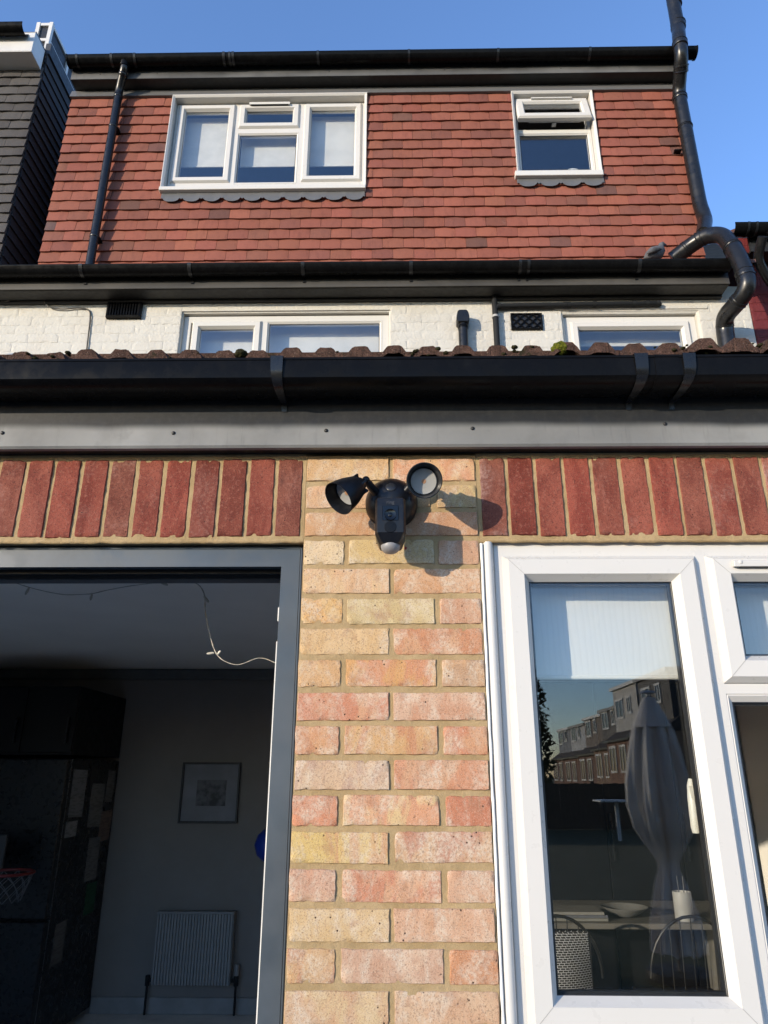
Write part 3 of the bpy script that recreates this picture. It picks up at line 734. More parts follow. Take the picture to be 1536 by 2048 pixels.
# vents, flue, pipes, cable
v = MB().frame(-2.147, -1.888, 4.750, 4.898, [(0, 2.80), (0, 2.770), (.012, 2.766), (.020, 2.770), (.020, 2.80)]).build('vent_grille', MBLACK, house, label='black slotted vent grille under the eaves')
MB().box(-2.13, -1.905, 2.793, 2.80, 4.765, 4.885).build('backing', MGASKET, v)
for k in range(11):
    x = -2.122 + k * .0208
    MB().box(x, x + .0085, 2.770, 2.790, 4.768, 4.882).build('slat', MBLACK, v)
v2 = MB().frame(.868, 1.100, 4.626, 4.766, [(0, 2.80), (0, 2.784), (.006, 2.782), (.010, 2.784), (.010, 2.80)]).build('vent_grille', MBLACK, house, label='black pierced cast vent beside the small window')
MB().box(.876, 1.092, 2.796, 2.80, 4.634, 4.758).build('backing', MGASKET, v2)
for i in range(7):
    for j in range(4):
        cx, cz = .893 + i * .0303, 4.650 + j * .0308
        s = 1 if (i + j) % 2 else -1
        MB().obox((cx, 2.788, cz), (.0165 * .707, 0, .0165 * .707 * s), (0, .004, 0), (-.0042 * .707 * s, 0, .0042 * .707)).build('fret_bar', MBLACK, v2)
fp = MB().tube([(.508, 2.752, 4.20), (.508, 2.752, 4.70)], .034, 20).build('flue_pipe', MBLACK2, house, smooth=50, label='short black flue pipe with a hooded top on the white wall')
MB().prism([(.462, 4.655), (.462, 4.70), (.470, 4.735), (.482, 4.748), (.534, 4.748), (.546, 4.735), (.554, 4.70), (.554, 4.655), (.545, 4.645), (.471, 4.645)], 2.708, 2.795, 'y').build('flue_hood', MBLACK2, fp, bevel=.004)
MB().lathe([(.0365, 0), (.0372, .004), (.0372, .02), (.0365, .024)], (.508, 2.752, 4.61), (0, 0, 1), 20).build('collar', MBLACK, fp, smooth=50)
wp = MB().tube([(.752, 2.765, 4.2), (.752, 2.765, 4.9)], .0215, 14).build('waste_pipe', MPIPEGREY, house, smooth=50, label='thin grey waste pipe running up the white wall and along the eaves')
MB().tube([(.752, 2.765, 4.790), (.775, 2.764, 4.812), (.80, 2.764, 4.8155), (1.95, 2.764, 4.828), (1.975, 2.78, 4.828)], .0185, 14).build('branch_pipe', MPIPEGREY, wp, smooth=50)
for x in (.785, 1.27, 1.30, 1.49, 1.78, 1.88, 1.955):
    MB().tube([(x - .012, 2.764, 4.8155 + (x - .8) * .0109), (x + .012, 2.764, 4.8157 + (x - .8) * .0109)], .0225, 14).build('coupling', MPIPEGREY, wp, smooth=50)
MB().tube([(.752, 2.765, 4.712), (.752, 2.765, 4.730)], .026, 14).build('coupling', mat_plain('pale_pipe_joint', (.3, .3, .29), .5), wp, smooth=50)
def fillet(pts, rad, n=6):
    pts = [Vector(p) for p in pts]; out = [pts[0]]
    for i in range(1, len(pts) - 1):
        a, b, c = pts[i - 1], pts[i], pts[i + 1]
        r1 = min(rad, (a - b).length * .48); r2 = min(rad, (c - b).length * .48)
        p0 = b + (a - b).normalized() * r1; p2 = b + (c - b).normalized() * r2
        for k in range(n + 1):
            q = k / n; out.append(p0.lerp(b, q).lerp(b.lerp(p2, q), q))
    out.append(pts[-1]); return out
MB().tube(fillet([(-2.648, 2.70, 4.99), (-2.645, 2.765, 4.93), (-2.61, 2.775, 4.852), (-2.50, 2.782, 4.828), (-2.36, 2.786, 4.845), (-2.285, 2.788, 4.832), (-2.268, 2.790, 4.77), (-2.252, 2.790, 4.40)], .05), .0052, 8).build('cable', mat_plain('dark_cable', (.05, .045, .04), .5), house, smooth=60, label='thin dark cable clipped down the white wall')
MB().tube(fillet([(-2.86, 2.70, 5.0), (-2.86, 2.76, 4.92), (-2.93, 2.77, 4.88), (-3.0, 2.775, 4.93)], .05), .005, 8).build('cable', mat_plain('grey_cable', (.2, .19, .18), .5), house, smooth=60)

# eaves: soffit, fascia, gutter
MB().box(-3.5, 2.44, 2.640, WY + .01, 4.8975, 4.908).build('soffit', MSOFFIT, house, bevel=.002)
MB().box(-3.5, 2.44, 2.765, WY + .004, 4.880, 4.8965).build('soffit_trim', MSOFFIT, house, bevel=.004)
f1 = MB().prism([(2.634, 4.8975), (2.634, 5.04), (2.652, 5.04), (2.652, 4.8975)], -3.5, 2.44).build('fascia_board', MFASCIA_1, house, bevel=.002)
def half_round(cy, cz, r, x0, x1, th=.003, n=16, fall=0.0):
    o_ = [(cy - r * math.cos(math.pi * k / n), cz - r * math.sin(math.pi * k / n)) for k in range(n + 1)]
    o_ = [(cy - r - .003, cz + .004), (cy - r - .003, cz - .004)] + o_[1:] + [(cy + r, cz + .004)]
    i_ = [(cy + (r - th) * math.cos(math.pi * k / n), cz - (r - th) * math.sin(math.pi * k / n)) for k in range(n + 1)]
    return MB().prism(o_ + [(cy + r - th, cz + .004)] + i_[1:-1] + [(cy - r + th, cz + .004)], x0, x1)
def gclip(cy, cz, r, x, w, parent, mat, tail=0.0):
    mb = half_round(cy, cz, r + .004, x - w / 2, x + w / 2, .0035, 14)
    if tail: mb.box(x - w * .35, x + w * .35, cy + r - .004, cy + r + .004, cz - r - tail, cz - r * .4)
    return mb.build('gutter_bracket', mat, parent, smooth=40)
g1 = half_round(2.574, 5.021, .057, -3.5, 2.42).build('gutter', MBLACK, house, smooth=40, label='black half round gutter below the tile hung dormer')
for x in (-2.268, -1.476, -.653, .129, 1.769): gclip(2.574, 5.021, .057, x, .026, g1, MBLACK2, .03)
for x in (.915, .975): gclip(2.574, 5.021, .0575, x, .02, g1, MBLACK2, .03)
gclip(2.574, 5.021, .0565, .945, .085, g1, MBLACK, 0)
MB().prism([(2.574 - .060 * math.cos(math.pi * k / 14), 5.021 - .060 * math.sin(math.pi * k / 14)) for k in range(15)] + [(2.634, 5.026), (2.514, 5.026)], 2.41, 2.422).build('stop_end', MBLACK, g1)
# roof slope carrying the dormer
MROOFD = mat_plain('dark_roof_tile', (.10, .05, .042), .85, .3, 12, .5, 80)
rs = MB().prism([(2.60, 5.055), (2.60, 5.085), (6.9, 7.85), (6.9, 7.80)], -3.5, 2.64).build('main_roof', MROOFD, house)

# dormer: tile hung walls
DY = 2.940; DX0, DX1 = -2.826, 2.446; GA = .1029; TW = .1661
D1 = (-1.922, -.226, 6.09, 7.128); D2 = (1.028, 1.722, 6.20, 7.122)
dc = MB()
for (a, b, c, d) in ((DX0 + .02, D1[0], 5.0, 7.42), (D1[1], D2[0], 5.0, 7.42), (D2[1], DX1 - .02, 5.0, 7.42), (D1[0], D1[1], 5.0, D1[2]), (D2[0], D2[1], 5.0, D2[2]), (D1[0], D1[1], D1[3], 7.42), (D2[0], D2[1], D2[3], 7.42)):
    dc.box(a, b, DY, DY + .12, c, d)
dc.box(DX0 + .02, DX0 + .14, DY + .12, 6.4, 5.06, 7.42).box(DX1 - .14, DX1 - .02, DY + .12, 6.4, 5.06, 7.42).box(DX0 + .14, DX1 - .14, 6.3, 6.4, 5.06, 7.42)
dorm = dc.build('dormer_wall', mat_plain('dormer_core_paint', (.42, .42, .42), .85), house, label='red clay tile hung front of the flat roofed dormer')
def hung_tile_mesh(seed, w, h, nx=4):
    rg = random.Random(seed); vs_ = []; cam_ = rg.uniform(.0015, .004); th = .015
    wob = [rg.uniform(-.0013, .0013) for _ in range(nx + 1)]
    for (z, y) in ((0, -.033), (h * .5, -.022), (h, -.012)):
        for i in range(nx + 1):
            q = 2 * i / nx - 1; vs_.append((q * w / 2, y - cam_ * (1 - q * q), z + (wob[i] + .003 * (1 - q * q) * -1 if z == 0 else 0)))
    for (z, y) in ((0, -.033 + th), (h, -.012 + th)):
        for i in range(nx + 1):
            q = 2 * i / nx - 1; vs_.append((q * w / 2, y - cam_ * (1 - q * q), z + (wob[i] - .003 * (1 - q * q) if z == 0 else 0)))
    n = nx + 1; fs = []
    for i in range(nx):
        fs += [(i, i + 1, n + i + 1, n + i), (n + i, n + i + 1, 2 * n + i + 1, 2 * n + i), (i, 3 * n + i, 3 * n + i + 1, i + 1), (3 * n + i, 4 * n + i, 4 * n + i + 1, 3 * n + i + 1)]
    fs += [(0, n, 2 * n, 4 * n, 3 * n), (nx, 3 * n + nx, 4 * n + nx, 2 * n + nx, n + nx)]
    return vs_, fs
def tile_slots(x0, x1, zr, rows, tw, ga, holes):
    out = []
    for r in range(rows):
        z = zr + r * ga; x = x0 - (tw / 2 if r % 2 else 0)
        while x < x1 - .001:
            segs = [(max(x, x0), min(x + tw, x1))]
            for (a, b, c, d) in holes:
                if z + ga * .6 > c and z + ga * .3 < d:
                    ns = []
                    for (s0, s1) in segs:
                        if s1 <= a or s0 >= b: ns.append((s0, s1))
                        else:
                            if s0 < a: ns.append((s0, a))
                            if s1 > b: ns.append((b, s1))
                    segs = ns
            for (s0, s1) in segs:
                if s1 - s0 > .025: out.append((r, s0, s1, z))
            x += tw
    return out
TV = [hung_tile_mesh(k, TW - .0022, GA + .036) for k in range(8)]
TM = []
for k, (a, b) in enumerate(TV): TM.append(MB().add(a, b).mesh('tile', smooth=40, weld=False))
def tile_colour():
    v = rng.uniform(.86, 1.13); q = rng.random()
    if q < .03: base = (.125, .055, .043)
    elif q < .22: base = (.175, .062, .043)
    else: base = (.222, .073, .048)
    return tuple(c * v * rng.uniform(.96, 1.04) for c in base)
slots = tile_slots(DX0, DX1, 5.374 - GA * 2, 19, TW, GA, [D1, D2])
slots = [s for s in slots if s[3] < 7.10]
slots.sort(key=lambda s: s[0])
mass = []
for k, (r, s0, s1, z) in enumerate(slots):
    loc = Vector(((s0 + s1) / 2, DY + rng.uniform(-.0018, .0012), z + rng.uniform(-.0022, .0022))); sx = (s1 - s0) / TW
    rot = (rng.uniform(-.014, .014), rng.uniform(-.007, .007), rng.uniform(-.012, .012)); c = tile_colour()
    if abs(s0 - DX0) < .001 and r == 5: c = (.10, .06, .055)
    if k < 300:
        b = obj('tile', TM[rng.randrange(8)], MTILE, dorm); b.location = loc; b.scale = (sx, 1, 1); b.rotation_euler = rot; b.color = (*c, 1)
    else: mass.append((loc, sx, rot, c, rng.randrange(8)))
vs_, fs, cols = [], [], []
from mathutils import Euler
for (loc, sx, rot, c, k) in mass:
    m_ = Matrix.Translation(loc) @ Euler(rot).to_matrix().to_4x4() @ Matrix.Diagonal((sx, 1, 1, 1)); o_ = len(vs_)
    vs_ += [tuple(m_ @ Vector(p)) for p in TV[k][0]]; fs += [tuple(i + o_ for i in f) for f in TV[k][1]]; cols += [c] * len(TV[k][0])
mm = MB().add(vs_, fs).mesh('upper_tile_courses', smooth=40, weld=False)
ca = mm.color_attributes.new('tint', 'FLOAT_COLOR', 'POINT')
for i, c in enumerate(cols): ca.data[i].color = (*c, 1)
obj('upper_tile_courses', mm, MTILE_A, dorm, kind='stuff')
# tile hung cheeks: one sawtooth course each
for sx, X in ((-1, DX0), (1, DX1)):
    for r in range(20):
        z = 5.374 + (r - 2) * GA
        if z > 7.12: continue
        pr_ = [(X + sx * -.018, z), (X + sx * .016, z - .003), (X + sx * .012, z + .010), (X + sx * -.002, z + GA + .02), (X - sx * .018, z + GA + .02)]
        c_ = MB().prism([(p, q) for (p, q) in pr_], DY + .004, 6.35, 'y').build('cheek_course', MTILE, dorm)
        v_ = rng.uniform(.7, 1.0); c_.color = (.13 * v_, .048 * v_, .04 * v_, 1)
# lead band, soffit, fascia, gutter, flat roof
MB().prism([(DY - .042, 7.128), (DY - .046, 7.130), (DY - .026, 7.2145), (DY, 7.2145), (DY, 7.128)], DX0 - .008, DX1 + .006).build('lead_flashing', MLEAD, dorm)
MB().prism([(2.806, 7.2165), (2.806, 7.222), (DY + .02, 7.222), (DY + .02, 7.2165)], -2.80, 2.515).build('soffit', MSOFFIT, dorm)
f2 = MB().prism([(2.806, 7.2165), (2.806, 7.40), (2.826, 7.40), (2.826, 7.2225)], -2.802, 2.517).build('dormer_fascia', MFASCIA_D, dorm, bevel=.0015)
for k in range(11): MB().lathe([(0, .003), (.004, .002), (.005, 0), (.005, -.002)], (-2.55 + k * .5, 2.806, 7.275 + .004 * (k % 2)), (0, -1, 0), 12).build('screw_cap', MGASKET, f2)
for sx, X in ((-1, -2.802), (1, 2.517)):
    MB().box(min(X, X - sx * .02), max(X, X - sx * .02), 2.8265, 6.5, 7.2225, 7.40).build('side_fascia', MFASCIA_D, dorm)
MB().box(-2.80, 2.515, 2.83, 6.5, 7.40, 7.45).build('flat_roof', MLEAD, dorm)
g2 = half_round(2.745, 7.363, .058, -2.805, 2.585).build('dormer_gutter', MBLACK, house, smooth=40, label='black half round gutter along the top of the dormer')
for X in (-2.805, 2.585):
    MB().prism([(2.745 - .063 * math.cos(math.pi * k / 14), 7.363 - .063 * math.sin(math.pi * k / 14)) for k in range(15)] + [(2.808, 7.369), (2.682, 7.369)], X - .006, X + .006).build('stop_end', MBLACK, g2)
for x in (-2.72, -1.40, -.64, .14, .90, 1.68): gclip(2.745, 7.363, .058, x, .02, g2, MBLACK2)
for x in (-2.42, -2.22, -1.45, -1.37): gclip(2.745, 7.363, .0595, x, .022, g2, MBLACK2)
gclip(2.745, 7.363, .0582, -2.32, .17, g2, MBLACK)
# downpipe
dp = MB().tube(fillet([(-2.315, 2.745, 7.33), (-2.315, 2.745, 7.27), (-2.378, 2.845, 7.13), (-2.378, 2.848, 7.06), (-2.372, 2.848, 5.09)], .06), .034, 20).build('downpipe', MBLACK2, house, smooth=50, label='black downpipe crossing the red tiles left of the wide dormer window')
MB().lathe([(.050, .03), (.048, 0), (.040, -.02), (.038, -.045)], (-2.315, 2.745, 7.325), (0, 0, 1), 20).build('gutter_outlet', MBLACK, dp, smooth=50)
for (p, h_) in (((-2.338, 2.782, 7.218), .03), ((-2.378, 2.848, 7.045), .03), ((-2.376, 2.848, 6.70), .022), ((-2.373, 2.848, 5.545), .03)):
    ax = Vector((.5, -.75, 1)) if p[2] > 7.1 else Vector((0, 0, 1))
    MB().lathe([(.0342, 0), (.0375, .003), (.0375, h_), (.0342, h_ + .003)], p, ax, 20).build('collar', MBLACK2, dp, smooth=50)
for z in (6.705, 5.55): MB().box(-2.415, -2.335, 2.855, 2.93, z, z + .018).build('pipe_clip', MBLACK, dp)

# dormer windows
def reveal(parent, h, y0, y1, t_=.022):
    return MB().frame(h[0] - .002, h[1] + .002, h[2], h[3] + .004, [(0, y0), (.006, y0), (t_, y0 + .012), (t_, y1), (0, y1)]).build('reveal_trim', MUPVC, parent)
dw1 = window(house, 'dormer_window', 'wide white three light dormer window with lowered blinds', -1.900, -.248, 6.135, 7.104, 2.972, [(-1.880, -1.375, 6.215, 7.085, 'sash'), (-1.343, -.812, 6.812, 7.085, 'sash'), (-1.343, -.812, 6.20, 6.765, 'fixed'), (-.775, -.268, 6.215, 7.085, 'sash')], MUPVC, .03)
MB().box(-1.377, -1.341, 2.9715, 3.03, 6.16, 7.08).build('mullion', MUPVC, dw1); MB().box(-.814, -.773, 2.9715, 3.03, 6.16, 7.08).build('mullion', MUPVC, dw1)
MB().box(-1.341, -.814, 2.9712, 3.03, 6.764, 6.813).build('transom', MUPVC, dw1)
MB().box(-1.87, -.278, 2.9712, 3.03, 6.165, 6.216).build('bottom_rail', MUPVC, dw1)
reveal(dw1, D1, 2.893, 3.03)
MB().prism([(2.868, 6.086), (2.868, 6.050), (2.90, 6.046), (2.99, 6.060), (2.99, 6.115)], -1.922, -.224, 'x').build('sill', MUPVC, dw1, bevel=.003)
tv1 = MB().prism([(2.953, 7.084), (2.935, 7.082), (2.933, 7.055), (2.953, 7.060)], -1.255, -.90, 'x').build('trickle_vent', MUPVC, dw1); MB().box(-1.24, -.915, 2.936, 2.95, 7.0535, 7.0555).build('vent_slot', MGASKET, tv1)
dw2 = window(house, 'dormer_window', 'small white dormer window with its top light propped open', 1.050, 1.700, 6.245, 7.098, 2.972, [(1.068, 1.684, 6.305, 6.725, 'fixed')], MUPVC_OLD, .03)
MB().box(1.078, 1.672, 2.9712, 3.03, 6.716, 6.762).build('transom', MUPVC_OLD, dw2)
MB().box(1.078, 1.672, 2.9714, 3.03, 6.274, 6.308).build('bottom_rail', MUPVC_OLD, dw2)
reveal(dw2, D2, 2.893, 3.03)
MB().prism([(2.868, 6.212), (2.868, 6.160), (2.90, 6.156), (2.99, 6.170), (2.99, 6.235)], 1.003, 1.722, 'x').build('sill', MUPVC_OLD, dw2, bevel=.003)
# open top light, hinged at its head
hz, hy, ang = 7.088, 2.950, R(15)
def hinge(mb):
    ca, sa = math.cos(ang), math.sin(ang); nv = []
    for (x, y, z) in mb.v:
        dz, dy = z - hz, y - hy; nv.append((x, hy + dy * ca + dz * sa, hz - dy * sa + dz * ca))
    mb.v = nv; return mb
os_ = hinge(MB().frame(1.062, 1.690, 6.775, 7.088, [(0, 2.953), (.012, 2.938), (.058, 2.938), (.070, 2.955), (.070, 2.992), (.012, 2.992), (.012, 2.972), (0, 2.972)])).build('top_light', MUPVC, dw2, label='top light propped open on its stay')
hinge(MB().box(1.134, 1.618, 2.962, 2.966, 6.847, 7.016)).build('pane', MGLASS_UP, os_)
hinge(MB().prism([(2.9375, 7.075), (2.922, 7.070), (2.920, 7.050), (2.9375, 7.052)], 1.20, 1.55, 'x')).build('trickle_vent', MUPVC, os_)
hinge(MB().box(1.16, 1.60, 2.9925, 2.998, 6.784, 6.796).box(1.36, 1.395, 2.998, 3.03, 6.776, 6.79)).build('catch_rail', mat_plain('zinc_catch', (.35, .35, .34), .4, metallic=.6), os_)
MB().tube([(1.655, 2.90, 6.83), (1.655, 2.985, 6.80)], .006, 8).build('stay', mat_plain('zinc_stay', (.35, .35, .34), .4), dw2, smooth=50)
# scalloped lead aprons under both dormer windows
def apron(x0, x1, zt, n, parent):
    mb = MB(); w = (x1 - x0) / n; y = DY - .044; step = 14; top, bot = [], []
    for k in range(n):
        for i in range(step + (1 if k == n - 1 else 0)):
            q = i / step; x = x0 + w * (k + q); u = 2 * q - 1
            zz = zt - .090 - (.036 * math.sqrt(max(0, 1 - (u / .80) ** 2)) if abs(u) < .80 else (-.004 + .014 * (abs(u) - .80) / .2 * (1 if k % 3 else .5)))
            bot.append((x, zz)); top.append((x, zt))
    m = len(bot); vs_ = []
    for (a, b) in zip(top, bot): vs_ += [(a[0], y + .010, a[1]), (b[0], y - .003 + .003 * mnoise.noise(Vector((b[0] * 20, 0, 0))), b[1]), (a[0], y + .013, a[1]), (b[0], y, b[1])]
    fs = []
    for i in range(m - 1):
        a = i * 4; b = a + 4; fs += [(a, b, b + 1, a + 1), (a + 2, a + 3, b + 3, b + 2), (a + 1, b + 1, b + 3, a + 3), (a, a + 2, b + 2, b)]
    mb.add(vs_, fs); return mb.build('lead_apron', MLEAD, parent, smooth=60)
apron(-1.905, -.232, 6.075, 10, dw1); apron(1.018, 1.728, 6.195, 4, dw2)
blind(-1.87, -1.36, 6.497, 7.06, 3.075, 'white blind lowered in the left light of the wide dormer window')
blind(-1.33, -.82, 6.497, 6.93, 3.080, 'white blind lowered in the middle light of the wide dormer window')
blind(-.77, -.28, 6.490, 7.06, 3.075, 'white blind lowered in the right light of the wide dormer window')
MB().box(-1.92, -.23, 3.063, 3.3, 6.10, 6.13).box(1.03, 1.72, 3.063, 3.3, 6.22, 6.26).build('inner_sill', MUPVC, dorm)
pl = thing('mirror', (1.54, 3.12, 6.26), 'small round mirror standing inside the small dormer window', 'mirror')
MB().lathe([(0, 0), (.072, 0), (.080, .004), (.080, .012), (0, .014)], (1.54, 3.12, 6.40), (-.2, -1, .15), 28).build('mirror_disc', mat_plain('pale_mirror', (.55, .57, .58), .25), pl, smooth=50)
MB().tube([(1.54, 3.13, 6.26), (1.54, 3.125, 6.33)], [.035, .008], 12).build('stand', MUPVC, pl, smooth=50)

# soil pipe: up the white wall, out round the gutter, up the dormer and past its gutter
PR = .060
lower = fillet([(2.146, 2.83, 5.275), (2.274, 2.74, 5.343), (2.357, 2.66, 5.357), (2.427, 2.58, 5.286), (2.426, 2.45, 5.007), (2.426, 2.4, 4.809), (2.425, 2.4, 4.68), (2.386, 2.5, 4.628), (2.362, 2.64, 4.625), (2.382, 2.712, 4.578), (2.376, 2.712, 4.431), (2.376, 2.712, 3.2)], .09, 6)
sp = MB().tube(lower, PR, 24).build('soil_pipe', MBLACK2, house, smooth=60, label='thick black soil pipe bending out round the gutter and up the dormer')
upper = fillet([(2.339, 2.68, 5.384), (2.438, 2.8, 5.623), (2.437, 2.838, 5.80), (2.437, 2.840, 7.02), (2.405, 2.63, 7.17), (2.402, 2.61, 7.36), (2.440, 2.665, 7.52), (2.455, 2.67, 8.6)], .07, 6)
MB().tube(upper, .0545, 24).build('vent_stack', MBLACK2, sp, smooth=60)
def collar_at(p, d, r, h_, parent=sp):
    p = Vector(p); d = Vector(d).normalized()
    return MB().lathe([(r - .004, -h_), (r + .002, -h_ + .002), (r + .004, -h_ * .6), (r + .001, -h_ * .5), (r + .001, h_ * .5), (r + .005, h_ * .6), (r + .003, h_ - .002), (r - .004, h_)], p, d, 24).build('collar', MBLACK2, parent, smooth=40)
def collar_near(q, h_, r=.0605):
    q = Vector(q); k = min(range(1, len(lower) - 1), key=lambda i: (lower[i] - q).length)
    collar_at(lower[k], lower[k + 1] - lower[k - 1], r, h_)
collar_near((2.384, 2.712, 4.59), 0.01)
collar_near((2.4, 2.48, 4.642), 0.018)
collar_near((2.428, 2.4, 4.78), 0.032)
collar_near((2.434, 2.48, 5.08), 0.014)
collar_near((2.317, 2.7, 5.355), 0.022)
collar_near((2.225, 2.77, 5.318), 0.012)
collar_at((2.437, 2.840, 6.95), (0, 0, 1), .0575, .02); collar_at((2.437, 2.840, 6.62), (0, 0, 1), .0555, .012)
collar_at((2.418, 2.70, 7.12), (-.2, -1, .72), .0575, .03); collar_at((2.403, 2.615, 7.29), (0, 0, 1), .0575, .03)
collar_at((2.4475, 2.668, 7.585), (.1, 0, 1), .0585, .035); collar_at((2.454, 2.67, 7.86), (0, 0, 1), .0575, .03)
MB().box(2.335, 2.39, 2.87, 2.93, 6.41, 6.422).tube([(2.33, 2.88, 6.416), (2.39, 2.87, 6.416)], .007, 8).build('pipe_clip', MBLACK, sp)

# ------------------------------------------------------------------ neighbours
nb = thing('slate_dormer_house', (-3.9, 3.0, 0), 'neighbouring house with grey slate hung dormer and white fascia', 'house')
NX = -3.135; NY = 2.925
nbw = MB().box(-6.0, NX - .02, NY, 7.5, 5.0, 7.466).box(-6.0, NX - .036, 2.98, 7.5, 7.47, 7.70).build('dormer_wall', mat_plain('slate_backing', (.05, .05, .05), .9), nb)
SV = [hung_tile_mesh(50 + k, .170, .138) for k in range(5)]; SM = [MB().add(*v).mesh('slate', smooth=40, weld=False) for v in SV]
for (r, s0, s1, z) in tile_slots(-4.60, NX, 5.05, 24, .172, .101, []):
    b = obj('slate', SM[rng.randrange(5)], MSLATE, nbw); b.location = ((s0 + s1) / 2, NY + rng.uniform(-.002, .002), z + rng.uniform(-.002, .002)); b.scale = ((s1 - s0) / .172, 1, 1)
    b.rotation_euler = (rng.uniform(-.012, .012), rng.uniform(-.008, .008), rng.uniform(-.01, .01)); v = rng.uniform(.78, 1.15); b.color = (.062 * v, .059 * v, .056 * v, 1)
for r in range(26):
    z = 5.05 + r * .101
    b = MB().prism([(NX - .02, z), (NX + .013, z - .003), (NX + .009, z + .010), (NX - .004, z + .12), (NX - .02, z + .12)], NY + .004, 7.4, 'y').build('cheek_course', MSLATE, nbw); v = rng.uniform(.7, 1.1); b.color = (.03 * v, .031 * v, .035 * v, 1)
MWF = mat_plain('white_fascia_board', (.56, .55, .53), .4, .06, 4)
nf = MB().box(-6.0, NX - .015, 2.730, NY + .05, 7.4675, 7.476).box(-6.0, NX - .015, 2.730, 2.75, 7.477, 7.70).build('white_fascia', MWF, nb, bevel=.002)
MB().box(NX - .034, NX - .0155, 2.7505, 2.905, 7.4765, 7.699).build('fascia_end', MWF, nb)
half_round(2.668, 7.665, .058, -6.0, NX - .07).build('gutter', MBLACK, nb, smooth=40)
MB().box(NX - .034, NX + .014, 2.93, 7.4, 7.70, 7.83).build('verge_board', mat_plain('blue_grey_verge', (.028, .032, .038), .6), nb)
MB().box(-6.0, NX - .03, 2.76, 7.4, 7.705, 7.75).build('flat_roof', MLEAD, nb)
lan = thing('roof_window_box', (-3.5, 3.7, 7.75), 'white framed glazed box on the flat roof of the slate dormer', 'roof light')
MB().box(-3.475, -3.355, 3.22, 3.95, 7.75, 8.48).build('glass_core', MGASKET, lan)
for zz in (7.76, 8.0, 8.24, 8.45): MB().box(-3.49, -3.34, 3.205, 3.965, zz, zz + .035).build('rail', MWF, lan)
for (x, y) in ((-3.495, 3.20), (-3.37, 3.20), (-3.37, 3.56), (-3.37, 3.94)): MB().box(x, x + .035, y, y + .035, 7.751, 8.49).build('post', MWF, lan)

rb = thing('red_house', (4.0, 3.0, 0), 'neighbouring house with dark red painted brick wall and black gutter', 'house')
hb_r = [m_.copy() for m_ in hb_f]
for m_ in hb_r: m_.materials.clear()
rw = MB().box(2.6445, 7.0, WY + .0035, 3.2, 2.6, 5.42).build('wall', MREDWALL, rb)
for r in range(15):
    zc = 4.3625 + .075 * r; x = 2.648 - (.1125 if r % 2 else 0)
    while x < 3.6:
        s0, s1 = max(x, 2.6475), x + .219
        b = obj('brick', hb_r[rng.randrange(6)], MREDWALL, rw); b.location = ((s0 + s1) / 2, WY, zc); b.scale = ((s1 - s0) / .219, 1, 1); x += .225
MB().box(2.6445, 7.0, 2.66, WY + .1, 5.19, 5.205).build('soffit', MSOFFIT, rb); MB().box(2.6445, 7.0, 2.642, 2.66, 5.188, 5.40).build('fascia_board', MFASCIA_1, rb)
half_round(2.580, 5.345, .06, 2.50, 7.0).build('gutter', MBLACK, rb, smooth=40)
rg3 = None
MB().tube(fillet([(2.665, 2.50, 5.20), (2.665, 2.62, 5.10), (2.78, 2.72, 4.97), (3.1, 2.74, 4.70)], .05), .034, 16).build('downpipe', MBLACK2, rb, smooth=50)
for k, x in enumerate((2.60, 2.66, 2.75)): gclip(2.580, 5.345, .06, x, .016, rb, MBLACK2)
MB().prism([(2.62, 5.40), (2.62, 5.43), (6.9, 8.1), (6.9, 8.05)], 2.66, 7.0).build('roof', MROOFD, rb)

# ------------------------------------------------------------------ moss, pigeon, small vent cap
def lump(loc, r, mat, seed, sq=.85, amp=.22, sub=4):
    bm = bmesh.new(); bmesh.ops.create_icosphere(bm, subdivisions=sub, radius=1); off = Vector((seed * 3.1, seed, 0))
    for v in bm.verts:
        n_ = v.co.normalized(); k = 1 + amp * mnoise.noise(n_ * 2.2 + off) + amp * .5 * mnoise.noise(n_ * 9 + off) + amp * .45 * mnoise.noise(n_ * 26 + off)
        v.co = Vector((n_.x * r * k, n_.y * r * k, n_.z * r * k * sq)) + Vector(loc)
    me = bpy.data.meshes.new('moss'); bm.to_mesh(me); bm.free(); me.polygons.foreach_set('use_smooth', [True] * len(me.polygons)); return me
t = NT('bright_moss'); c = t.mix(t.ramp(t.noise(160, 4), .35, .65), (.055, .070, .010), (.17, .17, .018)); MMOSS = t.out(c, .95, t.bump(t.noise(500, 3), 1.0, .006), spec=.1)
t = NT('dark_moss'); c = t.mix(t.ramp(t.noise(160, 4), .35, .65), (.018, .018, .010), (.05, .048, .022)); MMOSS2 = t.out(c, .95, t.bump(t.noise(500, 3), 1.0, .006), spec=.1)
tag(obj('moss_clump', lump((.442, -.102, 2.597), .0225, MMOSS, 2, .85, .16, 5), MMOSS), 'round bright green moss clump among the brown eaves tiles', 'moss')
tag(obj('moss_clump', lump((-.392, -.105, 2.588), .016, MMOSS2, 5, .7), MMOSS2), 'dark brown moss clump on a brown eaves tile', 'moss')
bmv, bmf = [], []
for k in range(70):
    x = rng.choice((rng.uniform(-1.6, 1.5), rng.gauss(-.9, .15), rng.gauss(.2, .12), rng.gauss(.8, .1))); r_ = rng.uniform(.002, .0085); me_ = lump((x, -.112 + rng.uniform(-.006, .012), 2.578 + .010 * x + rng.uniform(-.006, .020)), r_, None, 11 + k, .6, .35, 2)
    o_ = len(bmv); bmv += [tuple(v.co) for v in me_.vertices]; bmf += [tuple(i + o_ for i in p.vertices) for p in me_.polygons]; bpy.data.meshes.remove(me_)
MB().add(bmv, bmf).build('moss_crumbs', MMOSS2, roof, smooth=80, kind='stuff')
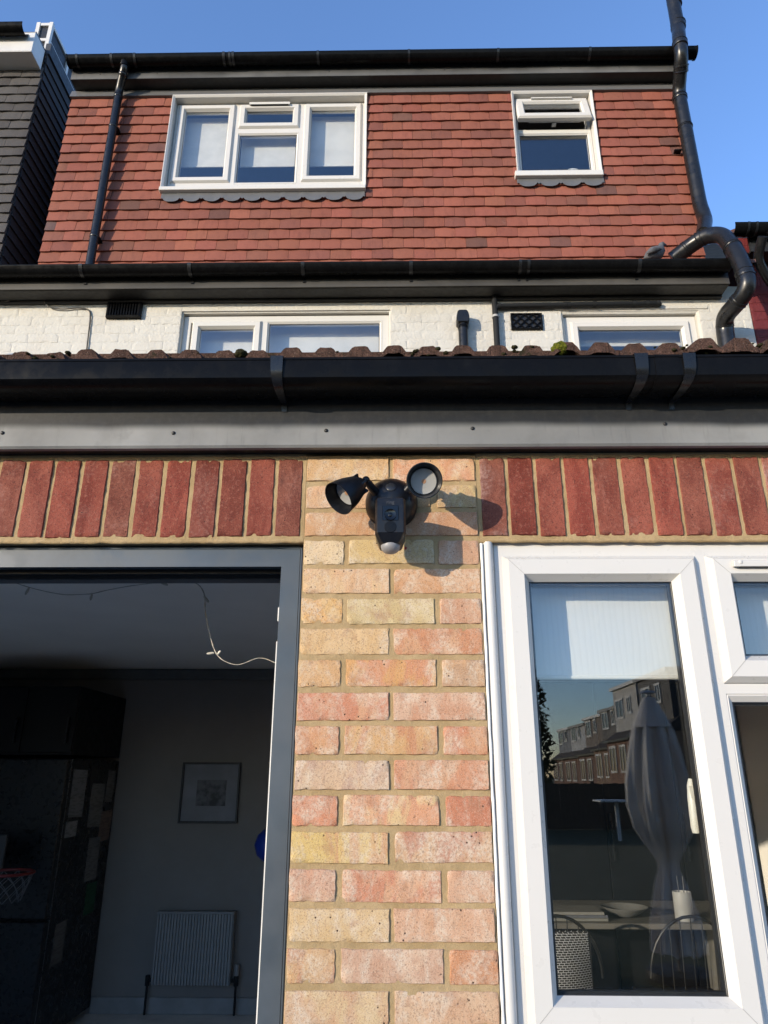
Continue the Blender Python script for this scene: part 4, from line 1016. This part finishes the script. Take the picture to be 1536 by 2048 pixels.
pg = thing('pigeon', (1.985, 2.70, 5.07), 'grey pigeon perched behind the gutter beside the soil pipe', 'pigeon')
spine = [(1.86, 2.66, 5.150), (1.90, 2.67, 5.180), (1.94, 2.68, 5.205), (1.98, 2.69, 5.225), (2.005, 2.695, 5.252), (2.012, 2.697, 5.280), (2.018, 2.698, 5.300), (2.032, 2.698, 5.308), (2.046, 2.698, 5.304), (2.060, 2.698, 5.299)]
pb = MB().tube(spine, [.006, .034, .052, .052, .036, .023, .022, .019, .009, .002], 16).build('body', mat_plain('pigeon_feathers', (.075, .075, .08), .8, .3, 30), pg, smooth=80)
MB().tube([(1.87, 2.63, 5.165), (1.93, 2.625, 5.195), (1.98, 2.64, 5.215)], [.004, .022, .012], 10).build('wing', mat_plain('pigeon_wing', (.05, .05, .055), .8, .3, 30), pb, smooth=80)
for dx in (0, .025): MB().tube([(1.965 + dx, 2.69, 5.19), (1.97 + dx, 2.688, 5.10)], .004, 8).build('leg', mat_plain('pigeon_leg', (.25, .08, .06), .7), pg)
vc = thing('vent_cap', (-1.43, .60, 2.80), 'small pale grey round vent cap on the extension roof', 'vent cap')
MB().tube([(-1.43, .60, 2.78), (-1.43, .60, 3.00)], .022, 14).build('pipe', MPIPEGREY, vc, smooth=50)
MB().lathe([(0, .012), (.02, .011), (.028, .004), (.028, -.008), (0, -.010)], (-1.43, .585, 3.012), (.15, -1, .2), 24).build('cap', mat_plain('pale_cap', (.42, .42, .41), .5), vc, smooth=50)

# ------------------------------------------------------------------ kitchen seen through the doorway
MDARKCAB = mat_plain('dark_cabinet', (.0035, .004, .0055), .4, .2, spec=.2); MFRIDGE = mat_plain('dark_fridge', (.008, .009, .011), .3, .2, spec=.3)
MPAPER = mat_plain('paper', (.42, .42, .42), .8, .1); 
cab = thing('tall_cabinet', (-2.75, 3.65, .02), 'near black kitchen cabinets housing the fridge beside the grey wall', 'cabinet')
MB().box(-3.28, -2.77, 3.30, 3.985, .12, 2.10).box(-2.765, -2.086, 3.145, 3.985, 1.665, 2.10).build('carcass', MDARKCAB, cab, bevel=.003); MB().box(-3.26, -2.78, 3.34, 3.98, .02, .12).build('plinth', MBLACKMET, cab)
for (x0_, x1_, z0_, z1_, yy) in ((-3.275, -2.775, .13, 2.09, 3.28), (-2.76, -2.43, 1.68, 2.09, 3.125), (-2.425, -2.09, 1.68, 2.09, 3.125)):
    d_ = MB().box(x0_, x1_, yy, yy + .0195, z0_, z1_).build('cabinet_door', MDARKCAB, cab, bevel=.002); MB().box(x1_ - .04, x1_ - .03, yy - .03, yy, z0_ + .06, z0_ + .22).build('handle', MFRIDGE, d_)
fr = thing('fridge', (-2.42, 3.5, .02), 'dark fridge with papers pinned to its side', 'fridge')
MB().box(-2.755, -2.082, 3.16, 3.985, .06, 1.645).build('carcass', MFRIDGE, fr, bevel=.006)
MST = mat_plain('steel_trim', (.22, .22, .23), .3, metallic=1)
for (z0, z1) in ((.08, .72), (.735, 1.64)):
    d_ = MB().box(-2.753, -2.084, 3.095, 3.157, z0, z1).build('fridge_door', MFRIDGE, fr, bevel=.006); MB().box(-2.086, -2.0825, 3.150, 3.158, z0, z1).build('edge_trim', MST, d_); MB().box(-2.72, -2.70, 3.05, 3.07, z0 + .15, z1 - .15).box(-2.718, -2.702, 3.07, 3.095, z0 + .16, z0 + .18).box(-2.718, -2.702, 3.07, 3.095, z1 - .18, z1 - .16).build('handle', MST, d_)
for i, (ya, yb, za, zb, c, lab) in enumerate([(3.20, 3.42, 1.29, 1.58, (.20, .20, .20), 'tall white sheet pinned at the top front of the fridge side'), (3.19, 3.36, 1.17, 1.265, (.24, .24, .24), 'small square white note on the fridge side'), (3.47, 3.60, 1.40, 1.60, (.02, .02, .02), 'black card high on the fridge side'), (3.53, 3.76, 1.21, 1.49, (.16, .16, .155), 'pale sheet in the middle of the fridge side'), (3.79, 3.93, 1.36, 1.575, (.14, .14, .14), 'narrow pale sheet at the top back of the fridge side'), (3.75, 3.95, 1.10, 1.30, (.17, .12, .10), 'pinkish leaflet near the back of the fridge side'), (3.60, 3.80, .87, 1.14, (.15, .15, .15), 'grey leaflet at mid height on the fridge side'), (3.66, 3.83, .66, .85, (.01, .07, .035), 'green leaflet low on the fridge side'), (3.24, 3.40, .45, .68, (.10, .10, .10), 'dark photo print low on the fridge side')]):
    t_ = NT('note_paper_%d' % i); t_.out(t_.mix(t_.ramp(t_.noise(46, 3, .5, t_.scalev(1, .3, 2)), .48, .6, 0, .55), c, tuple(v * .45 for v in c)), .8)
    k_ = .006 * (i % 3 - 1); mb_ = MB().add([(-2.0805, ya, za), (-2.0805, yb, za + k_), (-2.078, yb + k_, zb + k_), (-2.0795, ya + k_, zb), (-2.0812, ya, za), (-2.0812, yb, za + k_), (-2.0812, yb + k_, zb + k_), (-2.0812, ya + k_, zb)], [(0, 1, 2, 3), (7, 6, 5, 4), (0, 4, 5, 1), (1, 5, 6, 2), (2, 6, 7, 3), (3, 7, 4, 0)])
    tag(mb_.build('paper_note', t_.m), lab, 'paper', 'papers on the fridge')
pic = thing('framed_picture', (-1.375, 3.99, 1.21), 'square framed print with wide mount on the far kitchen wall', 'picture')
MB().frame(-1.592, -1.158, 1.212, 1.634, [(0, 3.995), (0, 3.965), (.012, 3.965), (.014, 3.975), (.014, 3.995)]).build('picture_frame', MBLACKMET, pic)
MB().box(-1.579, -1.171, 3.982, 3.992, 1.225, 1.621).build('mount_card', mat_plain('mount_card', (.19, .19, .21), .7), pic)
t = NT('grey_print'); t.out(t.mix(t.ramp(t.noise(9, 5), .4, .6), (.025, .025, .028), (.12, .12, .13)), .6); MB().box(-1.475, -1.255, 3.979, 3.9815, 1.33, 1.51).build('print', t.m, pic)
rad = thing('radiator', (-1.39, 3.95, .2), 'white ribbed panel radiator low on the far kitchen wall', 'radiator')
MRAD = mat_plain('radiator_enamel', (.22, .215, .21), .4, .04)
pr_ = []; nn = 26
for k in range(nn):
    x0_ = -1.655 + .535 * k / nn; dx = .535 / nn
    pr_ += [(x0_, 3.905), (x0_ + dx * .62, 3.905), (x0_ + dx * .74, 3.915), (x0_ + dx * .9, 3.915)]
MB().prism(pr_ + [(-1.12, 3.905), (-1.12, 3.965), (-1.655, 3.965)], .21, .635, 'z').build('ribbed_panel', MRAD, rad); MB().box(-1.66, -1.115, 3.90, 3.97, .636, .652).build('top_grille', MRAD, rad, bevel=.004)
for x in (-1.69, -1.085):
    vp = MB().tube([(x, 3.94, .03), (x, 3.94, .26)], .008, 10).build('pipe', MPIPEGREY, rad, smooth=50); MB().tube([(x, 3.94, .20), (x, 3.94, .26)], .016, 12).box(min(x, x + (.03 if x < -1.4 else -.03)), max(x, x + (.03 if x < -1.4 else -.03)), 3.93, 3.95, .222, .242).build('valve', MPIPEGREY, vp)
MB().tube([(-1.085, 3.94, .262), (-1.085, 3.94, .33)], [.018, .015], 12).build('valve_head', MRAD, rad, smooth=50)
tag(MB().lathe([(0, .11), (.05, .098), (.09, .062), (.11, 0), (.09, -.062), (.05, -.098), (0, -.11)], (-.845, 3.62, 1.10), (0, 0, 1), 24).tube([(-.845, 3.62, 1.2), (-.845, 3.62, 1.225)], [.014, .008], 8).build('balloon', mat_plain('blue_balloon', (.015, .04, .30), .35), smooth=70), 'blue balloon half hidden behind the door frame', 'balloon')
hp = thing('basketball_hoop', (-2.1, 2.62, 1.05), 'toy basketball hoop with red rim and white net at the left edge', 'hoop')
MB().box(-2.62, -2.24, 2.78, 2.80, .98, 1.22).build('backboard', mat_plain('dark_backboard', (.02, .02, .022), .4), hp, bevel=.004)
MB().tube([(-2.135 + .145 * math.cos(a), 2.62 + .145 * math.sin(a), 1.04) for a in [2 * math.pi * k / 28 for k in range(29)]], .008, 8).build('rim', mat_plain('red_rim', (.14, .010, .008), .4), hp, smooth=60)
mb = MB()
for k in range(12):
    for s in (-1, 1):
        pts = []
        for j in range(5):
            a = 2 * math.pi * (k + s * j * .5) / 12; rr_ = .143 - .012 * j; pts.append((-2.135 + rr_ * math.cos(a), 2.62 + rr_ * math.sin(a), 1.035 - .034 * j))
        mb.tube(pts, .0022, 5)
mb.build('net', mat_plain('white_net', (.10, .10, .105), .8), hp, smooth=60)
st = thing('string_lights', (-.6, .45, 2.06), 'thin string of fairy lights drooping inside the door head', 'string lights')
pts = [(-1.301, 0.45, 2.141), (-1.193, 0.45, 2.118), (-1.135, 0.45, 2.1), (-1.077, 0.45, 2.086), (-1.02, 0.45, 2.076), (-0.938, 0.45, 2.079), (-0.889, 0.45, 2.092), (-0.82, 0.45, 2.105), (-0.719, 0.45, 2.118), (-0.665, 0.45, 2.121), (-0.609, 0.45, 2.114), (-0.59, 0.45, 2.092), (-0.581, 0.45, 2.068), (-0.578, 0.45, 2.028), (-0.566, 0.45, 1.982), (-0.551, 0.45, 1.936), (-0.536, 0.45, 1.898), (-0.511, 0.45, 1.873), (-0.465, 0.45, 1.858), (-0.428, 0.45, 1.873), (-0.406, 0.45, 1.882), (-0.38, 0.45, 1.88), (-0.349, 0.45, 1.865), (-0.314, 0.45, 1.858)]
fine = fillet(pts, .02, 3)
mb = MB()
for ph in (0, math.pi): mb.tube([(p.x + .0013 * math.cos(i * 1.1 + ph), p.y + .0013 * math.sin(i * 1.1 + ph), p.z) for i, p in enumerate(fine)], .0011, 5)
mb.build('wire', mat_plain('pale_wire', (.36, .34, .29), .5), st, smooth=60)
for (x, z, dx, dz) in ((-1.1376, 2.0989, -0.0056, -0.0224), (-0.936, 2.0778, -0.0004, -0.0191), (-0.7239, 2.1159, 0.0231, -0.0097), (-0.5847, 2.0709, 0.0173, -0.019), (-0.5389, 1.8965, -0.021, -0.003), (-0.5265, 1.8935, 0.0084, 0.009)):
    MB().tube([(x, .45, z), (x + dx * .5, .448, z + dz * .5), (x + dx, .446, z + dz)], [.003, .0045, .0025], 8).build('bulb', mat_plain('bulb_plastic', (.5, .48, .42), .3), st, smooth=60)

# ------------------------------------------------------------------ dining corner behind the window
MOAK = mat_plain('pale_table', (.10, .095, .085), .5, .15); MWIRE = mat_plain('black_wire', (.01, .01, .01), .4)
tb = thing('dining_table', (1.35, 3.25, .02), 'long pale dining table inside behind the window', 'table')
MB().box(.62, 2.1, 2.90, 3.70, .735, .765).build('table_top', MOAK, tb, bevel=.003)
for x in (.68, 2.04):
    for y in (2.96, 3.64): MB().box(x - .025, x + .025, y - .025, y + .025, .02, .735).build('leg', MOAK, tb)
def wire_chair(cx, lab):
    ch = thing('wire_chair', (cx, 2.5, .02), lab, 'chair', 'wire chairs at the table')
    rim = [(cx + .22 * math.cos(a), 2.42 + .04 * (1 - math.sin(a)), .60 + .28 * math.sin(a)) for a in [math.pi * k / 16 for k in range(17)]]
    b_ = MB().tube(rim, .008, 8)
    for k in range(1, 8):
        x = cx - .22 + .055 * k; z = .60 + .28 * math.sqrt(max(0, 1 - ((x - cx) / .22) ** 2)); b_.tube([(x, 2.43, z), (x, 2.47, .48)], .003, 6)
    b_.build('backrest', MWIRE, ch, smooth=60); MB().box(cx - .21, cx + .21, 2.44, 2.86, .455, .475).build('seat', MWIRE, ch, bevel=.008)
    for (sx, y) in ((-1, 2.47), (1, 2.47), (-1, 2.83), (1, 2.83)): MB().tube([(cx + sx * .17, y, .455), (cx + sx * .22, y, .02)], .009, 8).build('leg', MWIRE, ch, smooth=50)
wire_chair(.82, 'black wire chair at the left end of the dining table'); wire_chair(1.50, 'black wire chair at the right end of the dining table')
cu = thing('cushion', (.62, 1.25, .72), 'black cushion with white geometric lines at the window corner', 'cushion')
cm = []
for i in range(9):
    for j in range(9):
        u, v_ = i / 4 - 1, j / 4 - 1; th = .055 * (1 - u * u * .85) * (1 - v_ * v_ * .85) + .004; cm.append((.575 + .125 * u, 1.25 - th, .885 + .135 * v_))
o_ = len(cm); cm += [(x, 2.5 - y, z) for (x, y, z) in cm]
fs = [(j + i * 9, j + 1 + i * 9, j + 1 + (i + 1) * 9, j + (i + 1) * 9) for i in range(8) for j in range(8)]; fs += [tuple(k + o_ for k in f[::-1]) for f in fs]
t = NT('geometric_cloth'); w_ = t.n.new('ShaderNodeTexBrick'); w_.inputs['Scale'].default_value = 36; w_.inputs['Color1'].default_value = (.012, .012, .012, 1); w_.inputs['Color2'].default_value = (.015, .015, .015, 1); w_.inputs['Mortar'].default_value = (.40, .40, .40, 1); w_.inputs['Mortar Size'].default_value = .03
mp = t.n.new('ShaderNodeMapping'); mp.inputs['Rotation'].default_value = (R(90), R(45), 0); t.link(t.pos, mp.inputs['Vector']); t.link(mp.outputs[0], w_.inputs['Vector']); t.out(w_.outputs['Color'], .8)
MB().add(cm, fs).build('cushion_cover', t.m, cu, smooth=70)
ar = MB().box(.42, .76, 1.02, 1.60, .70, .74).box(.42, .47, 1.55, 1.60, .02, .70).box(.71, .76, 1.55, 1.60, .02, .70).box(.42, .47, 1.02, 1.07, .02, .70).box(.71, .76, 1.02, 1.07, .02, .70)
tag(ar.build('bench', mat_plain('dark_bench', (.02, .02, .02), .5), bevel=.004), 'dark high bench under the geometric cushion', 'bench')
vz = thing('vase', (1.672, 3.0, .765), 'white cylindrical holder with two thin sticks on the table', 'vase')
MB().lathe([(0, 0), (.048, 0), (.052, .01), (.052, .15), (.048, .15), (.045, .012), (0, .012)], (1.672, 3.0, .765), (0, 0, 1), 24).build('holder', mat_plain('white_ceramic', (.26, .26, .25), .4), vz, smooth=50)
for dx in (-.012, .012): MB().tube([(1.672 + dx, 3.0, .78), (1.672 + dx * 1.4, 3.0, .995)], .003, 6).build('stick', MWIRE, vz)
bw = thing('bowl', (1.42, 2.96, .765), 'low white bowl on the dining table', 'bowl')
MB().lathe([(.04, 0), (.07, .012), (.13, .05), (.135, .055), (.125, .052), (.065, .016), (0, .012)], (1.36, 3.1, .766), (0, 0, 1), 28).build('bowl_shell', mat_plain('white_ceramic_bowl', (.16, .16, .155), .35), bw, smooth=50)
bk = thing('book_pile', (1.05, 3.0, .765), 'flat pile of papers and books on the dining table', 'books')
for k, (dx, w, c) in enumerate(((0, .17, (.12, .12, .11)), (.02, .15, (.07, .075, .09)), (-.01, .16, (.15, .147, .135)))): MB().box(1.05 + dx - w, 1.05 + dx + w, 2.95, 3.18, .766 + k * .016, .781 + k * .016).build('book', mat_plain('book_cover_%d' % k, c, .6), bk, bevel=.001)

# ------------------------------------------------------------------ garden and houses behind the viewer, seen mirrored in the glass
pa = thing('parasol', (2.25, -4.85, .03), 'closed grey garden parasol mirrored in the tall window pane', 'parasol')
MPARA = mat_fabric('grey_parasol_cloth', (.74, .71, .67)); px_, py_ = 2.27, -4.85
MB().tube([(px_, py_, .05), (px_, py_, 2.22)], .022, 14).build('pole', mat_plain('grey_pole', (.2, .2, .2), .4), pa, smooth=50)
MB().lathe([(0, .06), (.26, .06), (.27, .03), (.27, 0), (0, 0)], (px_, py_, .03), (0, 0, 1), 28).build('base', MPIPEGREY, pa, smooth=40)
MB().lathe([(0, .04), (.06, .036), (.075, .02), (.02, .012), (.02, -.03), (.03, -.04), (0, -.04)], (px_, py_, 2.225), (0, 0, 1), 20).build('finial', mat_plain('pale_finial', (.45, .47, .5), .4), pa, smooth=50)
secs = [(2.20, .045), (2.15, .075), (2.02, .115), (1.94, .145), (1.75, .185), (1.5, .225), (1.3, .235), (1.12, .20), (.98, .125), (.88, .075), (.82, .072), (.70, .11), (.45, .17), (.22, .19)]
cv = []; ns = 128
for (z, r_) in secs:
    for k in range(ns):
        a = 2 * math.pi * k / ns; pl_ = 1 + (.20 * math.cos(a * 8 + z * .7) + .09 * math.cos(a * 19 - z * 1.7)) * (1 if z < 2.1 else .3); cv.append((px_ + r_ * pl_ * math.cos(a), py_ + r_ * pl_ * math.sin(a), z + .02 * math.cos(a * 8) * (z < .3)))
fs = [(i * ns + k, i * ns + (k + 1) % ns, (i + 1) * ns + (k + 1) % ns, (i + 1) * ns + k) for i in range(len(secs) - 1) for k in range(ns)]
cn = MB().add(cv, fs).build('folded_canopy', MPARA, pa, smooth=80)
MB().lathe([(.068, -.02), (.072, 0), (.068, .02)], (px_, py_, .86), (0, 0, 1), 24).build('tie_strap', MPARA, cn, smooth=60)
MB().lathe([(.05, 0), (.10, -.10), (.165, -.26), (.160, -.262), (.045, -.01)], (px_, py_, 2.205), (0, 0, 1), 32).build('top_flap', MPARA, cn, smooth=60)
gt = thing('garden_table', (5.6, -18, 0), 'white garden table mirrored in the tall window pane', 'garden table')
MWT = mat_plain('white_table_paint', (.6, .6, .6), .5)
MB().box(5.1, 6.15, -18.4, -17.6, .90, .945).build('table_top', MWT, gt, bevel=.008); MB().tube([(5.6, -18, 0), (5.6, -18, .90)], .05, 12).build('pedestal', MWT, gt, smooth=50)
fn = thing('garden_fence', (4, -22, 0), 'dark timber boundary fence mirrored low in the window', 'fence')
MFN = mat_plain('dark_fence_timber', (.045, .035, .027), .85, .3, 6)
fm = MB().box(-.072, .072, -.01, .01, 0, 1.30).mesh('board')
for k in range(130):
    b = obj('board', fm, MFN, fn); b.location = (-6 + k * .15, -22 + rng.uniform(-.006, .006), rng.uniform(-.02, .01))
for k in range(9): MB().box(-6 + k * 2.4, -5.9 + k * 2.4, -22.12, -22.015, 0, 1.36).build('post', MFN, fn)

def leaf_crown(name, n, fn_, size, seed, mat, parent):
    rg = random.Random(seed); vs_, fs = [], []
    for k in range(n):
        p = Vector(fn_(rg)); a = Vector((rg.gauss(0, 1), rg.gauss(0, 1), rg.gauss(0, 1))).normalized(); b = a.cross(Vector((rg.gauss(0, 1), rg.gauss(0, 1), rg.gauss(0, 1)))).normalized()
        s = size * rg.uniform(.6, 1.3); o = len(vs_); vs_ += [p - a * s, p + b * s * .5, p + a * s, p - b * s * .5]; fs.append((o, o + 1, o + 2, o + 3))
    return MB().add(vs_, fs).build(name, mat, parent)
tr = thing('conifer_tree', (4.6, -25.5, 0), 'tall narrow conifer mirrored at the left of the window pane', 'tree')
MB().tube([(4.6, -25.5, 0), (4.6, -25.5, 3), (4.62, -25.5, 6.2)], [.14, .10, .03], 10).build('trunk', MFN, tr, smooth=60)
MLEAF = mat_leaf('conifer_leaf', (.025, .035, .014), (.05, .06, .025))
def cf(rg):
    z = rg.uniform(.6, 6.6); a = rg.uniform(0, 6.283); r_ = (.95 * (1 - ((z - 2.6) / 4.2) ** 2 if z > 2.6 else 1) + .05) * (.75 + .35 * math.sin(a * 5 + z * 3)) * math.sqrt(rg.random()); r_ = max(r_, 0); return (4.6 + r_ * math.cos(a), -25.5 + r_ * math.sin(a), z)
leaf_crown('crown', 7000, cf, .13, 3, MLEAF, tr)

MBK = [mat_plain('far_brick_%d' % k, c, .9, .25, 3, .3, 40) for k, c in enumerate(((.20, .11, .075), (.24, .15, .10), (.17, .095, .07)))]
MFROOF = mat_plain('far_roof', (.05, .042, .04), .9, .3, 4)
def far_house(i, yf, dcol, lab, xf=15.6, wd=6.0, up=0.0, dh=8.35, white=False):
    gz = -2.1 + up; x0, x1 = xf, xf + 8.6; y0, y1 = yf, yf + wd; xm = x0 + 4.3
    h = thing('terrace_row_house', (x0, (y0 + y1) / 2, gz), lab, 'house', 'terraced houses across the gardens')
    w = MB().box(x0, x1, y0, y1 - .03, gz, gz + 5.4).build('wall', MBK[i % 3], h)
    MB().prism([(x0 - .25, gz + 5.35), (xm, gz + 8.6), (x1 + .25, gz + 5.35)], y0, y1 - .03, 'y').build('roof', MFROOF, h)
    MB().box(x0 - .28, x0 - .14, y0, y1 - .03, gz + 5.28, gz + 5.42).build('gutter', MBLACK, h)
    md = mat_plain('far_dormer_%d' % i, dcol, .7, .15, 3); d = MB().box(x0 + .7, xm - .2, y0 + .35, y1 - .4, gz + 5.8, gz + dh).build('dormer', md, h)
    MB().box(x0 + .5, xm - .1, y0 + .2, y1 - .25, gz + dh + .001, gz + dh + .22).build('dormer_roof', MWF if white else MLEAD, h)
    for k in range(14): MB().box(x0 + .688, x0 + .70, y0 + .35, y1 - .4, gz + 5.85 + k * .175, gz + 5.95 + k * .175).build('board', md, d)
    for (ya, yb, za, zb, xx) in ((y0 + 1.0, y0 + 2.6, 7.0, 8.1, x0 + .68), (y0 + 3.6, y0 + 4.4, 7.2, 8.1, x0 + .68), (y0 + .7, y0 + 2.2, 3.4, 4.9, x0 - .01), (y0 + 3.2, y0 + 4.5, 3.4, 4.9, x0 - .01), (y0 + .7, y0 + 2.4, .9, 2.4, x0 - .01)):
        w_ = MB().box(xx - .06, xx + .02, ya - .1, yb + .1, gz + za - .14, gz + za).box(xx - .06, xx + .02, ya - .1, yb + .1, gz + zb, gz + zb + .14)
        for yy in (ya - .05, (ya + yb) / 2 - .04, yb - .05): w_.box(xx - .05, xx + .02, yy, yy + .09, gz + za, gz + zb)
        w_ = w_.build('window', MWF, h); MB().box(xx - .02, xx, ya, yb, gz + za, gz + zb).build('pane', MCAMG, w_)
    c_ = MB().box(xm - .5, xm + .5, y0 + .03, y0 + .6, gz + 8.0, gz + 9.3).build('chimney', MBK[(i + 1) % 3], h)
    for k in range(3): MB().tube([(xm - .3 + k * .3, y0 + .3, gz + 9.3), (xm - .3 + k * .3, y0 + .3, gz + 9.7)], .1, 10).build('chimney_pot', MBK[0], c_, smooth=50)
labs = ['terraced house with white boarded dormer across the gardens', 'terraced house with dark slate dormer across the gardens', 'terraced house with brown boarded dormer across the gardens', 'terraced house with pale grey dormer furthest across the gardens', 'terraced house with black dormer nearest across the gardens', 'terraced house with blue grey dormer across the gardens']
for i, (yf, dcol, xf, wd, up, dh, wh) in enumerate(((-53, (.42, .41, .39), 15.2, 6.2, .5, 8.9, True), (-59.5, (.05, .05, .055), 15.9, 6.4, .15, 8.2, False), (-66.5, (.12, .09, .075), 16.3, 6.8, -.1, 8.3, True), (-73.5, (.40, .41, .42), 16.6, 6.8, -.2, 8.1, False), (-46.5, (.035, .035, .04), 15.0, 6.4, .6, 8.7, False), (-81, (.14, .16, .19), 17.0, 7.2, -.2, 8.2, True))):
    far_house(i, yf, dcol, labs[i], xf, wd, up, dh, wh)

# dark units added to soak up sun indoors; unseen fence added to cut it
wu = thing('sun_absorbing_units', (1.45, 3.85, .02), 'run of tall dark units added behind the dining table to soak up sunlight', 'kitchen units')
MB().box(.45, 2.48, 3.74, 3.985, .10, 2.20).build('carcass', MDARKCAB, wu); MB().box(.47, 2.46, 3.78, 3.98, .02, .10).build('plinth', MBLACKMET, wu)
for k in range(4):
    d_ = MB().box(.455 + k * .506, .455 + k * .506 + .50, 3.72, 3.7395, .11, 2.19).build('unit_door', MDARKCAB, wu, bevel=.002); MB().box(.48 + k * .506, .49 + k * .506, 3.69, 3.72, 1.0, 1.3).build('handle', MFRIDGE, d_)
sf = thing('sun_blocking_fence', (-3.25, -6, 0), 'unseen timber fence added on the sunny side to cut the low sun', 'fence')
fm2 = MB().box(-.01, .01, -.072, .072, 0, 1.25).mesh('board')
for k in range(80):
    b = obj('board', fm2, MFN, sf); b.location = (-3.25 + rng.uniform(-.005, .005), -12 + k * .15, rng.uniform(-.02, .01))
# lower wall of the left neighbour, bricks under the window sill, ribbon of the balloon
nlw = MB().box(-6.5, -3.503, WY + .004, 3.2, 2.6, 5.05).build('wall', MWHITEB, nb); half_round(2.574, 5.021, .057, -6.5, -3.503).build('eaves_gutter', MBLACK, nb, smooth=40)
MB().box(-6.5, -3.503, 2.634, 3.0, 4.8975, 4.91).build('eaves_soffit', MSOFFIT, nb)
uw = obj('sill_wall', mortar_mesh(.2218, 1.9, .55, .9845, .0036, .02, .0078, .0016), MMORTAR, ext)
for r in range(5):
    for k in range(8):
        x = .2275 + .1075 + k * .225 - (.1125 if r % 2 else 0)
        if x - .1 < .2218 or x + .1075 > 1.9: continue
        b = obj('brick', vars_['f'][(r * 3 + k) % 8], MBRICK, uw); b.location = (x, rng.uniform(-.001, .001), .94 - .075 * r)
        q = courses[(r * 5 + k * 3) % len(courses)][0]; b.color = (*tint(q[1]), 1); b['tint'] = list(tint(q[2]))
bal = [o for o in bpy.data.objects if o.name.startswith('balloon')][0]
MB().tube([(-.845, 3.62, .99), (-.84, 3.63, .6), (-.85, 3.60, .3), (-.845, 3.62, .022)], .0012, 5).build('ribbon', MPAPER, bal, smooth=60)
